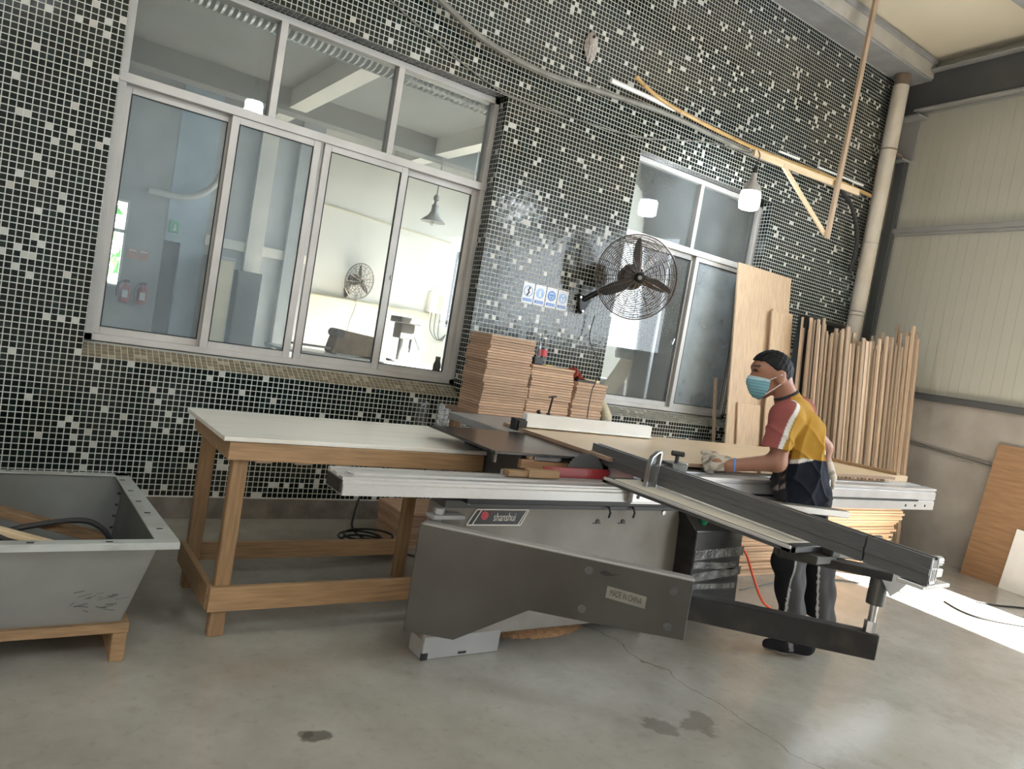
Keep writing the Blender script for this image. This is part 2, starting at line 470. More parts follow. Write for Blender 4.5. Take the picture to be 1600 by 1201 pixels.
# ================================================================= ROOM SHELL
def node_floor():
    m = bpy.data.materials.new('floor_concrete'); m.use_nodes = True
    nt = m.node_tree; b = nt.nodes['Principled BSDF']; L = nt.links
    geo = nt.nodes.new('ShaderNodeNewGeometry')
    def noise(scale, detail=6, rough=0.6):
        n = nt.nodes.new('ShaderNodeTexNoise'); n.inputs['Scale'].default_value = scale; n.inputs['Detail'].default_value = detail
        n.inputs['Roughness'].default_value = rough
        L.new(geo.outputs['Position'], n.inputs['Vector']); return n
    def ramp(src, p0, c0, p1, c1):
        r = nt.nodes.new('ShaderNodeValToRGB'); e = r.color_ramp.elements
        e[0].position = p0; e[0].color = (*c0, 1); e[1].position = p1; e[1].color = (*c1, 1)
        L.new(src, r.inputs['Fac']); return r
    def mix(fac, a, c, mode='MIX'):
        x = nt.nodes.new('ShaderNodeMix'); x.data_type = 'RGBA'; x.blend_type = mode
        if isinstance(fac, float): x.inputs['Factor'].default_value = fac
        else: L.new(fac, x.inputs['Factor'])
        L.new(a, x.inputs[6])
        if isinstance(c, tuple): x.inputs[7].default_value = (*c, 1)
        else: L.new(c, x.inputs[7])
        return x.outputs[2]
    big = noise(0.55); fine = noise(7.0, 8)
    c = ramp(big.outputs['Fac'], 0.3, (0.30, 0.282, 0.25), 0.72, (0.43, 0.42, 0.392)).outputs['Color']
    sp = ramp(fine.outputs['Fac'], 0.25, (0.80, 0.79, 0.77), 0.80, (1.0, 1.0, 1.0)).outputs['Color']
    c = mix(0.7, c, sp, 'MULTIPLY')
    mot = noise(2.1, 9, 0.7)
    c = mix(0.8, c, ramp(mot.outputs['Fac'], 0.33, (0.80, 0.785, 0.76), 0.66, (1.06, 1.06, 1.06)).outputs['Color'], 'MULTIPLY')
    scr = noise(24.0, 3, 0.5)
    c = mix(0.5, c, ramp(scr.outputs['Fac'], 0.30, (0.82, 0.81, 0.80), 0.42, (1.0, 1.0, 1.0)).outputs['Color'], 'MULTIPLY')
    # oil stains with their own ragged outline, a crack, some scuffs
    wob = noise(9.0, 5)
    def stain(cx, cy, sx, sy, col, amt):
        nonlocal c
        sub = nt.nodes.new('ShaderNodeVectorMath'); sub.operation = 'SUBTRACT'; sub.inputs[1].default_value = (cx, cy, 0)
        L.new(geo.outputs['Position'], sub.inputs[0])
        mul = nt.nodes.new('ShaderNodeVectorMath'); mul.operation = 'MULTIPLY'; mul.inputs[1].default_value = (1 / sx, 1 / sy, 0)
        L.new(sub.outputs[0], mul.inputs[0])
        ln = nt.nodes.new('ShaderNodeVectorMath'); ln.operation = 'LENGTH'; L.new(mul.outputs[0], ln.inputs[0])
        ad = nt.nodes.new('ShaderNodeMath'); ad.operation = 'ADD'
        sc = nt.nodes.new('ShaderNodeMath'); sc.operation = 'MULTIPLY_ADD'; sc.inputs[1].default_value = 3.0; sc.inputs[2].default_value = -1.5
        L.new(wob.outputs['Fac'], sc.inputs[0]); L.new(ln.outputs['Value'], ad.inputs[0]); L.new(sc.outputs[0], ad.inputs[1])
        mr = nt.nodes.new('ShaderNodeMapRange'); mr.inputs['From Min'].default_value = 0.7; mr.inputs['From Max'].default_value = 1.0
        mr.inputs['To Min'].default_value = amt; mr.inputs['To Max'].default_value = 0.0
        L.new(ad.outputs[0], mr.inputs['Value'])
        c = mix(mr.outputs[0], c, col)
    stain(2.243, -2.786, 0.075, 0.07, (0.14, 0.12, 0.10), 0.6)
    stain(2.443, -2.822, 0.10, 0.075, (0.14, 0.12, 0.10), 0.6)
    stain(0.99, -2.461, 0.055, 0.035, (0.07, 0.06, 0.05), 0.75)
    stain(0.945, -2.44, 0.025, 0.02, (0.07, 0.06, 0.05), 0.6)
    stain(1.32, -1.02, 0.16, 0.09, (0.40, 0.40, 0.38), 0.35)
    stain(3.3, -3.2, 0.5, 0.3, (0.40, 0.385, 0.35), 0.4)
    sxyz = nt.nodes.new('ShaderNodeSeparateXYZ'); L.new(geo.outputs['Position'], sxyz.inputs[0])
    w2 = noise(2.2, 4)
    t1 = nt.nodes.new('ShaderNodeMath'); t1.operation = 'MULTIPLY_ADD'; t1.inputs[1].default_value = 0.28; L.new(w2.outputs['Fac'], t1.inputs[0])
    L.new(sxyz.outputs['X'], t1.inputs[2])
    t2 = nt.nodes.new('ShaderNodeMath'); t2.operation = 'SUBTRACT'; L.new(t1.outputs[0], t2.inputs[0]); t2.inputs[1].default_value = 2.79
    t3 = nt.nodes.new('ShaderNodeMath'); t3.operation = 'ABSOLUTE'; L.new(t2.outputs[0], t3.inputs[0])
    mr = nt.nodes.new('ShaderNodeMapRange'); mr.inputs['From Min'].default_value = 0.002; mr.inputs['From Max'].default_value = 0.005
    mr.inputs['To Min'].default_value = 0.7; mr.inputs['To Max'].default_value = 0.0; L.new(t3.outputs[0], mr.inputs['Value'])
    c = mix(mr.outputs[0], c, (0.13, 0.11, 0.09))
    L.new(c, b.inputs['Base Color'])
    rr = nt.nodes.new('ShaderNodeMapRange'); rr.inputs['To Min'].default_value = 0.20; rr.inputs['To Max'].default_value = 0.32
    L.new(fine.outputs['Fac'], rr.inputs['Value']); b.inputs['Roughness'].default_value = 0.2
    bp = nt.nodes.new('ShaderNodeBump'); bp.inputs['Strength'].default_value = 0.025; bp.inputs['Distance'].default_value = 0.02
    L.new(fine.outputs['Fac'], bp.inputs['Height']); L.new(bp.outputs['Normal'], b.inputs['Normal'])
    MATS['floor_concrete'] = m
node_floor()

def node_tile():
    def base(name, stops, rough, spec=0.5):
        m = bpy.data.materials.new(name); m.use_nodes = True
        nt = m.node_tree; b = nt.nodes['Principled BSDF']
        g = nt.nodes.new('ShaderNodeNewGeometry'); oi = nt.nodes.new('ShaderNodeObjectInfo')
        ad = nt.nodes.new('ShaderNodeMath'); ad.operation = 'ADD'
        fr = nt.nodes.new('ShaderNodeMath'); fr.operation = 'FRACT'
        nt.links.new(g.outputs['Random Per Island'], ad.inputs[0]); nt.links.new(oi.outputs['Random'], ad.inputs[1]); nt.links.new(ad.outputs[0], fr.inputs[0])
        r = nt.nodes.new('ShaderNodeValToRGB'); r.color_ramp.interpolation = 'LINEAR'
        el = r.color_ramp.elements
        el[0].position = stops[0][0]; el[0].color = (*stops[0][1], 1); el[1].position = stops[-1][0]; el[1].color = (*stops[-1][1], 1)
        for p, c in stops[1:-1]:
            e = el.new(p); e.color = (*c, 1)
        nt.links.new(fr.outputs[0], r.inputs['Fac'])
        # large soft dirt film in world space
        nz = nt.nodes.new('ShaderNodeTexNoise'); nz.inputs['Scale'].default_value = 1.3; nz.inputs['Detail'].default_value = 6
        nt.links.new(g.outputs['Position'], nz.inputs['Vector'])
        mr = nt.nodes.new('ShaderNodeMapRange'); mr.inputs['From Min'].default_value = 0.52; mr.inputs['From Max'].default_value = 0.75; mr.inputs['To Max'].default_value = 0.5
        nt.links.new(nz.outputs['Fac'], mr.inputs['Value'])
        mx = nt.nodes.new('ShaderNodeMix'); mx.data_type = 'RGBA'; mx.inputs[7].default_value = (0.05, 0.04, 0.025, 1)
        nt.links.new(mr.outputs[0], mx.inputs['Factor']); nt.links.new(r.outputs['Color'], mx.inputs[6])
        nt.links.new((mx.outputs[2] if name == 'tile_dark' else r.outputs['Color']), b.inputs['Base Color'])
        b.inputs['Roughness'].default_value = rough; b.inputs['Specular IOR Level'].default_value = spec
        MATS[name] = m
    base('tile_dark', [(0.0, (0.003, 0.006, 0.0055)), (0.5, (0.005, 0.011, 0.0095)), (0.8, (0.009, 0.010, 0.008)), (1.0, (0.011, 0.022, 0.020))], 0.13, 0.42)
    base('tile_white', [(0.0, (0.45, 0.45, 0.41)), (0.6, (0.52, 0.53, 0.51)), (1.0, (0.44, 0.40, 0.36))], 0.2)
    base('tile_sill', [(0.0, (0.16, 0.125, 0.075)), (0.5, (0.20, 0.165, 0.105)), (0.85, (0.24, 0.20, 0.13)), (1.0, (0.42, 0.37, 0.27))], 0.45)
    base('tile_sill_pale', [(0.0, (0.17, 0.165, 0.13)), (0.5, (0.23, 0.22, 0.18)), (0.9, (0.28, 0.27, 0.22)), (1.0, (0.5, 0.48, 0.42))], 0.4)
node_tile()
mat('grout', (0.57, 0.60, 0.57), 0.85, 0, 0, 0.9, color2=(0.50, 0.475, 0.40), sharp=(0.42, 0.7))
mat('ceiling_panel', (0.62, 0.56, 0.44), 0.6, 0, 0.05, 0.8)
mat('wall_panel', (0.42, 0.415, 0.36), 0.5, 0, 0, 0.8, color2=(0.37, 0.36, 0.295), sharp=(0.3, 0.75))
mat('concrete_wall', (0.38, 0.35, 0.315), 0.85, 0, 0, 2.2, 0.25, 14, color2=(0.24, 0.21, 0.185), sharp=(0.32, 0.72))

# floor of the hall and of the room behind
struct(MB().box((-3.8, -10.2, -0.12), (8.2, 0.28, 0)).build('floor', 'floor_concrete'))
struct(MB().box((-3.8, 0.28, -0.12), (9.2, 7.9, 0)).build('floor_1', 'floor_concrete'))

PX = 0.033; PZ = 0.03366
W1 = (11 * PX, 84 * PX); W2 = (124 * PX, 177 * PX); DX = 199 * PX
SILL = 27 * PZ; HEAD = 92 * PZ; DTOP = 64 * PZ; TOP = 142 * PZ
wb = MB()
def wseg(x0, x1, z0, z1):
    wb.cur = 0; wb.box((x0, 0, z0), (x1, 0.26, z1))
    wb.cur = 1; wb.box((x0, 0.26, z0), (x1, 0.28, z1))
wseg(-3.8, W1[0], 0, 5.0)
wseg(W1[0], W1[1], 0, SILL - 0.003); wseg(W1[0], W1[1], HEAD, 5.0)
wseg(W1[1], W2[0], 0, 5.0)
wseg(W2[0], W2[1], 0, SILL - 0.003); wseg(W2[0], W2[1], HEAD, 5.0)
wseg(W2[1], DX, 0, 5.0)
wseg(DX, 8.2, DTOP, 5.0)
wall_back = struct(wb.build('wall_back', ['grout', 'paint_white'], base=(0, 0, 0)))
# sloped sill beds of both windows
for (a, b_) in (W1, W2):
    MB().prism([(a, 0, SILL - 0.003), (a, 0.26, SILL - 0.003), (a, 0.26, 1.0), (a, 0.135, 0.985)], (b_ - a, 0, 0)).build('sill_bed', 'grout', wall_back)
# bare cement strip along the foot of the tiled wall
bb = MB().box((-3.8, -0.012, 0), (DX, 0, 0.128)).build('baseboard_back', 'cement', wall_back)

# -------- mosaic: every tile is real; the 300 that show largest are single parts
def in_holes(x0, x1, z0, z1):
    if x1 > W1[0] + 1e-4 and x0 < W1[1] - 1e-4 and z1 > SILL + 1e-4 and z0 < HEAD - 1e-4: return True
    if x1 > W2[0] + 1e-4 and x0 < W2[1] - 1e-4 and z1 > SILL + 1e-4 and z0 < HEAD - 1e-4: return True
    if x1 > DX + 1e-4 and z0 < DTOP - 1e-4: return True
    return False
def proj_px(P):
    d = Vector(P) - CAM_POS; z = d.dot(CAM_F)
    return 800 + FPX * d.dot(CAM_R) / z, 600 - FPX * d.dot(CAM_U) / z
GAP = 0.0048; TH = 0.0014
tiles = []
for i in range(-40, 229):
    for j in range(4, 142):
        x0 = i * PX; z0 = j * PZ
        if in_holes(x0, x0 + PX, z0, z0 + PZ): continue
        if j == 4 and random.random() < 0.12: continue
        pw = 0.043 if x0 < 3 else 0.062
        tiles.append((i, j, random.random() < pw))
def tile_area(t):
    x, z = t[0] * PX, t[1] * PZ
    a = proj_px((x, 0, z)); b_ = proj_px((x + PX, 0, z)); c = proj_px((x, 0, z + PZ))
    if not (2 < a[0] < 1598 and 2 < a[1] < 1199): return 0
    if z < 0.62 and x < 1.0: return 0
    return abs((b_[0] - a[0]) * (c[1] - a[1]) - (b_[1] - a[1]) * (c[0] - a[0]))
tiles.sort(key=tile_area, reverse=True)
def tile_shape(w, h, jit=0.0):
    """frustum with its back at y=0 and a slightly smaller front face"""
    g = GAP / 2; e = 0.0006
    y = [-TH - random.uniform(0, jit) for _ in range(4)]
    vs = [(g, 0, g), (w - g, 0, g), (w - g, 0, h - g), (g, 0, h - g),
          (g + e, y[0], g + e), (w - g - e, y[1], g + e), (w - g - e, y[2], h - g - e), (g + e, y[3], h - g - e)]
    fs = [(4, 5, 6, 7), (0, 1, 5, 4), (1, 2, 6, 5), (2, 3, 7, 6), (3, 0, 4, 7)]
    return vs, fs
protos = {}
for white in (False, True):
    for k in range(3):
        me = bpy.data.meshes.new('tile')
        vs_, fs_ = tile_shape(PX, PZ, 0.0006)
        me.from_pydata(vs_, [], fs_); me.materials.append(M('tile_white' if white else 'tile_dark')); me.update()
        protos[(white, k)] = me
for (i, j, wh) in tiles[:300]:
    o = bpy.data.objects.new('tile', protos[(wh, random.randrange(3))]); COL.objects.link(o)
    o.parent = wall_back; o.location = (i * PX, 0, j * PZ)
def tile_stuff(name, cells, frame, mats_):
    """cells: (u, v, matindex); frame(u, v, n) -> world point, n is the depth towards the viewer"""
    V = []; F = []; MI = []
    for (u, v, w, h, mi) in cells:
        vs_, fs_ = tile_shape(w, h, 0.0006); n = len(V)
        V += [frame(u + p[0], v + p[2], -p[1]) for p in vs_]
        F += [tuple(n + q for q in f) for f in fs_]; MI += [mi] * 5
    me = bpy.data.meshes.new(name); me.from_pydata(V, [], F)
    for m_ in mats_: me.materials.append(M(m_))
    me.polygons.foreach_set('material_index', MI); me.update()
    bm = bmesh.new(); bm.from_mesh(me); bmesh.ops.recalc_face_normals(bm, faces=bm.faces); bm.to_mesh(me); bm.free()
    o = bpy.data.objects.new(name, me); COL.objects.link(o); o.parent = wall_back
    o['kind'] = 'stuff'; return o
tile_stuff('mosaic_tiles', [(i * PX, j * PZ, PX, PZ, 1 if w else 0) for (i, j, w) in tiles[300:]], lambda u, v, n: (u, -n, v), ['tile_dark', 'tile_white'])
for (a, b_), sm in ((W1, 'tile_sill'), (W2, 'tile_sill_pale')):
    cols = int(round((b_ - a) / PX)); rows = int(round((HEAD - SILL) / PZ))
    sl = math.hypot(0.135, 0.985 - SILL)
    ey, ez = 0.135 / sl, (0.985 - SILL) / sl
    tile_stuff('sill_tiles', [(a + i * PX, j * PX + 0.002, PX, PX, 0) for i in range(cols) for j in range(4)],
               lambda u, v, n, ey=ey, ez=ez: (u, v * ey - n * ez, SILL + v * ez + n * ey), [sm])
    tile_stuff('jamb_tiles', [(j * PX, SILL + i * PZ, PX, PZ, 1 if random.random() < 0.03 else 0) for i in range(rows) for j in range(4)],
               lambda u, v, n, b_=b_: (b_ - n, u, v), ['tile_dark', 'tile_white'])
    tile_stuff('jamb_tiles', [(j * PX, SILL + i * PZ, PX, PZ, 0) for i in range(rows) for j in range(4)],
               lambda u, v, n, a=a: (a + n, u, v), ['tile_dark'])
    tile_stuff('head_tiles', [(a + i * PX, j * PX, PX, PX, 0) for i in range(cols) for j in range(4)],
               lambda u, v, n: (u, v, HEAD - n), ['tile_dark'])

# -------- windows
def window(name, x0, x1, z0, z1, zr, mull, sashes, glass_top, base):
    w = bpy.data.objects.new(name, None); COL.objects.link(w); w.location = (x0, 0.15, z0); w['kind'] = 'structure'
    y0, y1 = 0.105, 0.195; fw = 0.042
    fr = 'alu_frame'
    MB().box((x0, y0, z0), (x1, y1, z0 + 0.038)).build('bottom_rail', fr, w, 0.002)
    MB().box((x0, y0, z1 - fw), (x1, y1, z1)).build('top_rail', fr, w, 0.002)
    MB().box((x0, y0, z0), (x0 + fw, y1, z1)).build('jamb', fr, w, 0.002)
    MB().box((x1 - fw, y0, z0), (x1, y1, z1)).build('jamb', fr, w, 0.002)
    MB().box((x0, y0 - 0.006, zr), (x1, y1, zr + 0.052)).build('transom', fr, w, 0.002)
    xs = [x0 + fw] + mull + [x1 - fw]
    for m_ in mull:
        MB().box((m_ - 0.022, y0, zr + 0.05), (m_ + 0.022, y1, z1 - fw + 0.002)).build('mullion', fr, w, 0.002)
    for i, (a, b_) in enumerate(zip(xs, xs[1:])):
        MB().box((a, 0.150, zr + 0.05), (b_, 0.155, z1 - fw)).build('pane', glass_top, w)
    for (a, b_, yc, gl) in sashes:
        s = MB(); st = 0.046; za, zb = z0 + 0.034, zr + 0.004
        s.box((a, yc - 0.016, za), (a + st, yc + 0.016, zb)); s.box((b_ - st, yc - 0.016, za), (b_, yc + 0.016, zb))
        s.box((a + st, yc - 0.015, za), (b_ - st, yc + 0.015, za + 0.045)); s.box((a + st, yc - 0.015, zb - 0.045), (b_ - st, yc + 0.015, zb))
        so = s.build('sash', fr, w, 0.002)
        g = MB(); e = 0.005
        for (p, q) in (((a + st, za + 0.045), (b_ - st, za + 0.045 + e)), ((a + st, zb - 0.045 - e), (b_ - st, zb - 0.045)), ((a + st, za + 0.045), (a + st + e, zb - 0.045)), ((b_ - st - e, za + 0.045), (b_ - st, zb - 0.045))):
            g.box((p[0], yc - 0.017, p[1]), (q[0], yc - 0.012, q[1]))
        g.build('gasket', 'rubber', so)
        MB().box((a + st - 0.004, yc - 0.0025, za + 0.04), (b_ - st + 0.004, yc + 0.0025, zb - 0.04)).build('pane', gl, so)
    return w
win1 = window('window_1', W1[0] + 0.006, W1[1] - 0.004, 0.992, HEAD - 0.004, 2.425, [1.197, 1.985],
       [(0.40, 1.012, 0.170, 'glass_dusty'), (0.978, 1.528, 0.130, 'glass_dusty'), (1.552, 2.146, 0.130, 'glass_clear'), (2.122, 2.730, 0.168, 'glass_clear')], 'glass_mid', 0)
win2 = window('window_2', W2[0] + 0.006, W2[1] - 0.004, 0.992, HEAD - 0.004, 2.425, [4.985],
       [(4.13, 5.10, 0.170, 'glass_mid'), (5.075, 5.80, 0.130, 'glass_hazy')], 'glass_mid', 0)
# latches of the sliding sashes
MB().box((2.135, 0.118, 1.62), (2.15, 0.134, 1.70)).box((2.137, 0.105, 1.655), (2.147, 0.122, 1.69)).build('latch', 'steel', win1, 0.002)
MB().tube([(4.98, 0.14, 1.62), (4.985, 0.12, 1.65), (4.97, 0.12, 1.60)], 0.008, 6).build('latch', 'steel', win2, smooth=True)
MB().box((4.79, 0.172, 1.03), (4.82, 0.196, 2.42)).build('sash_stile', 'alu_white', win2, 0.002)

# -------- concrete ring beam over the tiled wall, ceiling, right wall
cb = MB(); cb.cur = 0; cb.box((-3.8, -0.30, TOP), (8.0, 0.0, 4.97))
cbeam = struct(cb.build('trim_1', 'concrete_beam', bevel=0.01))
MB().box((-3.8, -0.312, TOP + 0.02), (7.62, -0.30, 4.93)).build('beam_fascia', 'beam_face', cbeam)
MB().box((-3.8, -0.34, 4.93), (7.62, -0.30, 4.985)).build('beam_ledge', 'concrete_beam', cbeam, 0.006)
RA = math.radians(6.05)
RT = Vector((-math.sin(RA), -math.cos(RA), 0)); RN = Vector((-math.cos(RA), math.sin(RA), 0)); R0 = Vector((7.70, 0, 0))
def RW(s, d, z):
    return R0 + RT * s + RN * d + Vector((0, 0, z))
def rbox(mb, s0, s1, d0, d1, z0, z1):
    mb.prism([RW(s0, d0, z0), RW(s1, d0, z0), RW(s1, d1, z0), RW(s0, d1, z0)], (0, 0, z1 - z0)); return mb
# unseen roof bay, added behind the camera to let in overhead sky light
ceil = MB()
ceil.box((-3.8, -6.7, 5.0), (8.2, 0.3, 5.06))
ceil.box((-3.8, -10.2, 5.0), (8.2, -8.4, 5.06))
ceil.box((-3.8, -8.4, 5.0), (-3.4, -6.7, 5.06)); ceil.box((0.1, -8.4, 5.0), (8.2, -6.7, 5.06))
ceiling = struct(ceil.build('ceiling', 'ceiling_panel'))
portal("added_roof_opening", (-1.65, -7.55, 5.05), (0, 0, -1), 3.5, 1.7)
# ceiling joists running out from the tiled wall side
for s in (1.62, 4.4):
    j = MB(); rbox(j, s, s + 0.16, 0.05, 9.5, 4.80, 4.995); struct(j.build('trim_2' if s < 2 else 'trim_3', 'steel_flange', bevel=0.01))
rwm = MB()
rbox(rwm, -0.4, 7.0, -0.2, 0, 0, 1.5); rbox(rwm, 9.8, 10.4, -0.2, 0, 0, 1.5)
wall_right = struct(rwm.build('wall_right', 'concrete_wall', base=(7.70, 0, 0)))
up = MB()
rbox(up, -0.4, 10.4, -0.12, -0.012, 3.18, 5.0); rbox(up, -0.4, 2.42, -0.12, -0.012, 1.5, 3.18)
rbox(up, 6.6, 7.0, -0.12, -0.012, 1.5, 3.18); rbox(up, 9.8, 10.4, -0.12, -0.012, 1.5, 3.18)
up.build('cladding', 'wall_panel', wall_right)
portal('side_window_opening', RW(4.5, -0.05, 2.34), RN, 1.68, 4.18)
portal('yard_door_opening', RW(8.4, -0.05, 1.6), RN, 3.2, 2.8)
rib = None
for (z0, z1) in ((1.56, 3.17), (3.26, 4.47)):
    me_owner = None
    for k in range(24):
        s = 0.02 + k * 0.097
        if me_owner is None:
            b_ = MB(); rbox(b_, s, s + 0.091, -0.013, -0.0095, z0, z1)
            me_owner = b_.build('panel_rib', 'wall_panel', wall_right); first = s
        else:
            o = bpy.data.objects.new('panel_rib', me_owner.data); COL.objects.link(o); o.parent = wall_right
            o.location = RT * (s - first)
b_ = MB(); rbox(b_, 0, 10, -0.012, 0.035, 1.5, 1.56); rbox(b_, 0, 10, 0.0, 0.045, 1.556, 1.566); b_.build('ledge_channel', 'steel_beam', wall_right, 0.003)
b_ = MB(); rbox(b_, 0, 10, -0.012, 0.02, 3.175, 3.205); rbox(b_, 0, 10, -0.012, 0.035, 3.205, 3.255); b_.build('rail', 'steel_flange', wall_right, 0.003)
# steel I-beam under the eaves
ib = thing('roof_girder', RW(2, 0.1, 4.46), 'dark grey steel I-beam along the top of the panelled wall', 'beam')
b_ = MB(); rbox(b_, 0.02, 10, 0.05, 0.065, 4.46, 4.92); b_.build('web', 'steel_beam', ib)
b_ = MB(); rbox(b_, 0.22, 10, -0.01, 0.14, 4.46, 4.482); b_.build('bottom_flange', 'steel_flange', ib, 0.003)
b_ = MB(); rbox(b_, 0.02, 10, -0.01, 0.14, 4.86, 4.882); b_.build('top_flange', 'steel_flange', ib, 0.003)
b_ = MB(); rbox(b_, 0.02, 0.30, -0.01, 0.15, 4.40, 4.425); rbox(b_, 0.0, 0.24, 0.0, 0.015, 3.98, 4.40); rbox(b_, 0.0, 0.20, 0.0, 0.14, 3.96, 3.985); b_.build('bracket', 'steel_flange', ib, 0.003)
# slim steel column in the corner behind the drain pipe
b_ = MB(); rbox(b_, 0.07, 0.17, -0.005, 0.05, 0, 3.96); rbox(b_, 0.17, 0.185, -0.005, 0.035, 0, 3.96)
struct(b_.build('trim_4', 'steel_beam', bevel=0.003))
# rest of the hall, behind the camera
struct(MB().box((-3.8, -10.4, 0), (8.2, -10.2, 5.0)).build('wall_front', 'concrete_wall'))
struct(MB().box((-4.0, -10.2, 0), (-3.8, 0.28, 5.0)).build('wall_left', 'concrete_wall'))
# doorway behind the timber strips, its unlit depth painted near-black
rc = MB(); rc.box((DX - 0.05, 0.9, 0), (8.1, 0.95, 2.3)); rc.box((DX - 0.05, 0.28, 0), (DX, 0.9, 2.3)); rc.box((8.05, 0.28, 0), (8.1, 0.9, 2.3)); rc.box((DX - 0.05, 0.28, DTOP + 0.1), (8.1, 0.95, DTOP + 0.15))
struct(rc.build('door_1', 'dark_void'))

# -------- the room seen through the windows
BY = 7.5
bw = MB(); bw.cur = 0
bw.box((3.95, BY, 0), (9.0, BY + 0.2, 4.3))
wall_far = struct(bw.build('wall_far', 'paint_white'))
b_ = MB(); b_.box((-3.8, BY, 0), (0.95, BY + 0.2, 4.3)); b_.box((0.95, BY, 0), (1.30, BY + 0.2, 1.2)); b_.box((0.95, BY, 2.45), (1.30, BY + 0.2, 4.3)); b_.box((1.30, BY, 0), (1.80, BY + 0.2, 4.3))
b_.box((2.35, BY, 0), (3.95, BY + 0.2, 4.3)); b_.build('grey_section', 'paint_grey', wall_far)
MB().box((2.95, BY - 0.12, 0), (3.2, BY, 4.3)).build('pilaster', 'paint_white', wall_far)
MB().box((3.55, BY - 0.12, 0), (3.72, BY, 4.3)).build('pilaster', 'paint_grey', wall_far)
MB().box((2.35, BY - 0.08, 2.05), (3.95, BY, 2.2)).build('wall_band', 'paint_white', wall_far)
MB().box((2.03, BY - 0.02, 0), (2.35, BY + 0.2, 4.3)).box((1.80, BY - 0.02, 2.0), (2.03, BY + 0.2, 4.3)).build('blue_section', 'paint_blue', wall_far)
portal('far_window_opening', (1.12, BY + 0.1, 1.82), (0, -1, 0), 0.34, 1.2)
# yard greenery behind that far window
mat('leaf_green', (0.10, 0.30, 0.06), 0.7, 0, 0.5, 8)
hd = MB(); hd.cyl((1.2, BY + 1.9, -0.12), (1.2, BY + 1.9, 2.6), 0.03, 6)
for k in range(260):
    p = Vector((0.2 + 2.0 * random.random(), BY + 1.6 + 0.5 * random.random(), 0.3 + 2.9 * random.random()))
    a = Vector((random.uniform(-1, 1), random.uniform(-1, 1), random.uniform(-1, 1))).normalized() * 0.14
    c_ = a.cross(Vector((random.uniform(-1, 1), random.uniform(-1, 1), 0.3))).normalized() * 0.07
    hd.quad(p - a, p + c_, p + a, p - c_)
tag(hd.build('hedge', 'leaf_green'), 'leafy green hedge outside the far narrow window', 'hedge', kind='stuff')
fwn = bpy.data.objects.new('window_3', None); COL.objects.link(fwn); fwn.location = (1.12, BY, 1.2); fwn['kind'] = 'structure'
MB().box((0.95, BY - 0.01, 1.2), (1.30, BY + 0.06, 1.235)).box((0.95, BY - 0.01, 2.415), (1.30, BY + 0.06, 2.45)).box((0.95, BY - 0.01, 1.2), (0.98, BY + 0.06, 2.45)).box((1.27, BY - 0.01, 1.2), (1.30, BY + 0.06, 2.45)).box((0.95, BY - 0.01, 1.98), (1.30, BY + 0.06, 2.03)).build('window_frame', 'plastic_white', fwn)
dr = struct(MB().box((1.80, BY - 0.005, 0), (1.83, BY + 0.02, 2.0)).box((1.83, BY + 0.10, 0), (2.03, BY + 0.14, 2.0)).build('door_2', 'steel_beam'))
struct(MB().box((9.0, 0.28, 0), (9.2, 7.7, 4.3)).build('wall_right_1', 'paint_white'))
struct(MB().box((-4.0, 0.28, 0), (-3.8, 7.7, 4.3)).build('wall_left_1', 'paint_grey'))
bc = MB()
bc.box((-3.8, 0.28, 4.3), (3.9, 3.0, 4.36)); bc.box((3.9, 0.95, 4.3), (9.0, 3.0, 4.36)); bc.box((3.9, 0.28, 4.3), (9.0, 0.35, 4.36)); bc.box((8.6, 0.35, 4.3), (9.0, 0.95, 4.36)); bc.box((-3.8, 6.2, 4.3), (9.0, 7.7, 4.36)); bc.box((-3.8, 3.0, 4.3), (6.5, 6.2, 4.36)); bc.box((8.6, 3.0, 4.3), (9.0, 6.2, 4.36))
struct(bc.build('ceiling_1', 'ceiling_grey'))
portal('added_roof_slot', (6.25, 0.65, 4.34), (0, 0, -1), 4.7, 0.6)  # unseen ceiling slot, added to brighten the space behind the small window
portal('added_sun_opening', (7.55, 4.6, 4.34), (0, 0, -1), 2.1, 3.2)  # unseen ceiling bay, added so that sun falls around the far bench
for k, (y, w, h, m_) in enumerate(((1.55, 0.16, 0.20, 'paint_white'), (3.0, 0.28, 0.30, 'ceiling_grey'), (6.0, 0.28, 0.30, 'ceiling_grey'))):
    struct(MB().box((-3.8, y, 4.3 - h), (9.0, y + w, 4.3)).build('trim_%d' % (5 + k), m_))
for k, x in enumerate((2.9, 5.2)):
    struct(MB().box((x, 0.3, 4.05), (x + 0.24, 7.5, 4.3)).build('trim_%d' % (8 + k), 'paint_white'))
# ================================================================= SLIDING TABLE PANEL SAW
saw = thing('panel_saw', (2.3, -1.9, 0.0), 'large grey sliding table saw with long white guide beam and swing arm', 'table saw')
def P(mb, name, material, bevel=0.003, smooth=False, parent=None):
    return mb.build(name, material, parent or saw, bevel, smooth)
P(MB().box((1.56, -2.05, 0.085), (3.12, -1.92, 0.662)).box((1.96, -1.925, 0.085), (3.12, -1.30, 0.662)), 'body', 'saw_grey', 0.006)
P(MB().box((1.572, -2.052, 0.0), (1.962, -1.93, 0.10)), 'foot', 'saw_light', 0.004)
P(MB().box((2.86, -2.04, 0.0), (3.10, -1.32, 0.10)), 'foot', 'saw_light', 0.004)
P(MB().box((1.57, -2.054, 0.0), (1.60, -2.045, 0.03)), 'chipped_paint', 'black', 0)
P(MB().box((1.75, -2.054, 0.012), (1.79, -2.05, 0.022)), 'chipped_paint', 'black', 0)
P(MB().box((1.55, -2.075, 0.662), (3.06, -1.95, 0.694)), 'top_rail', 'steel_beam', 0.003)
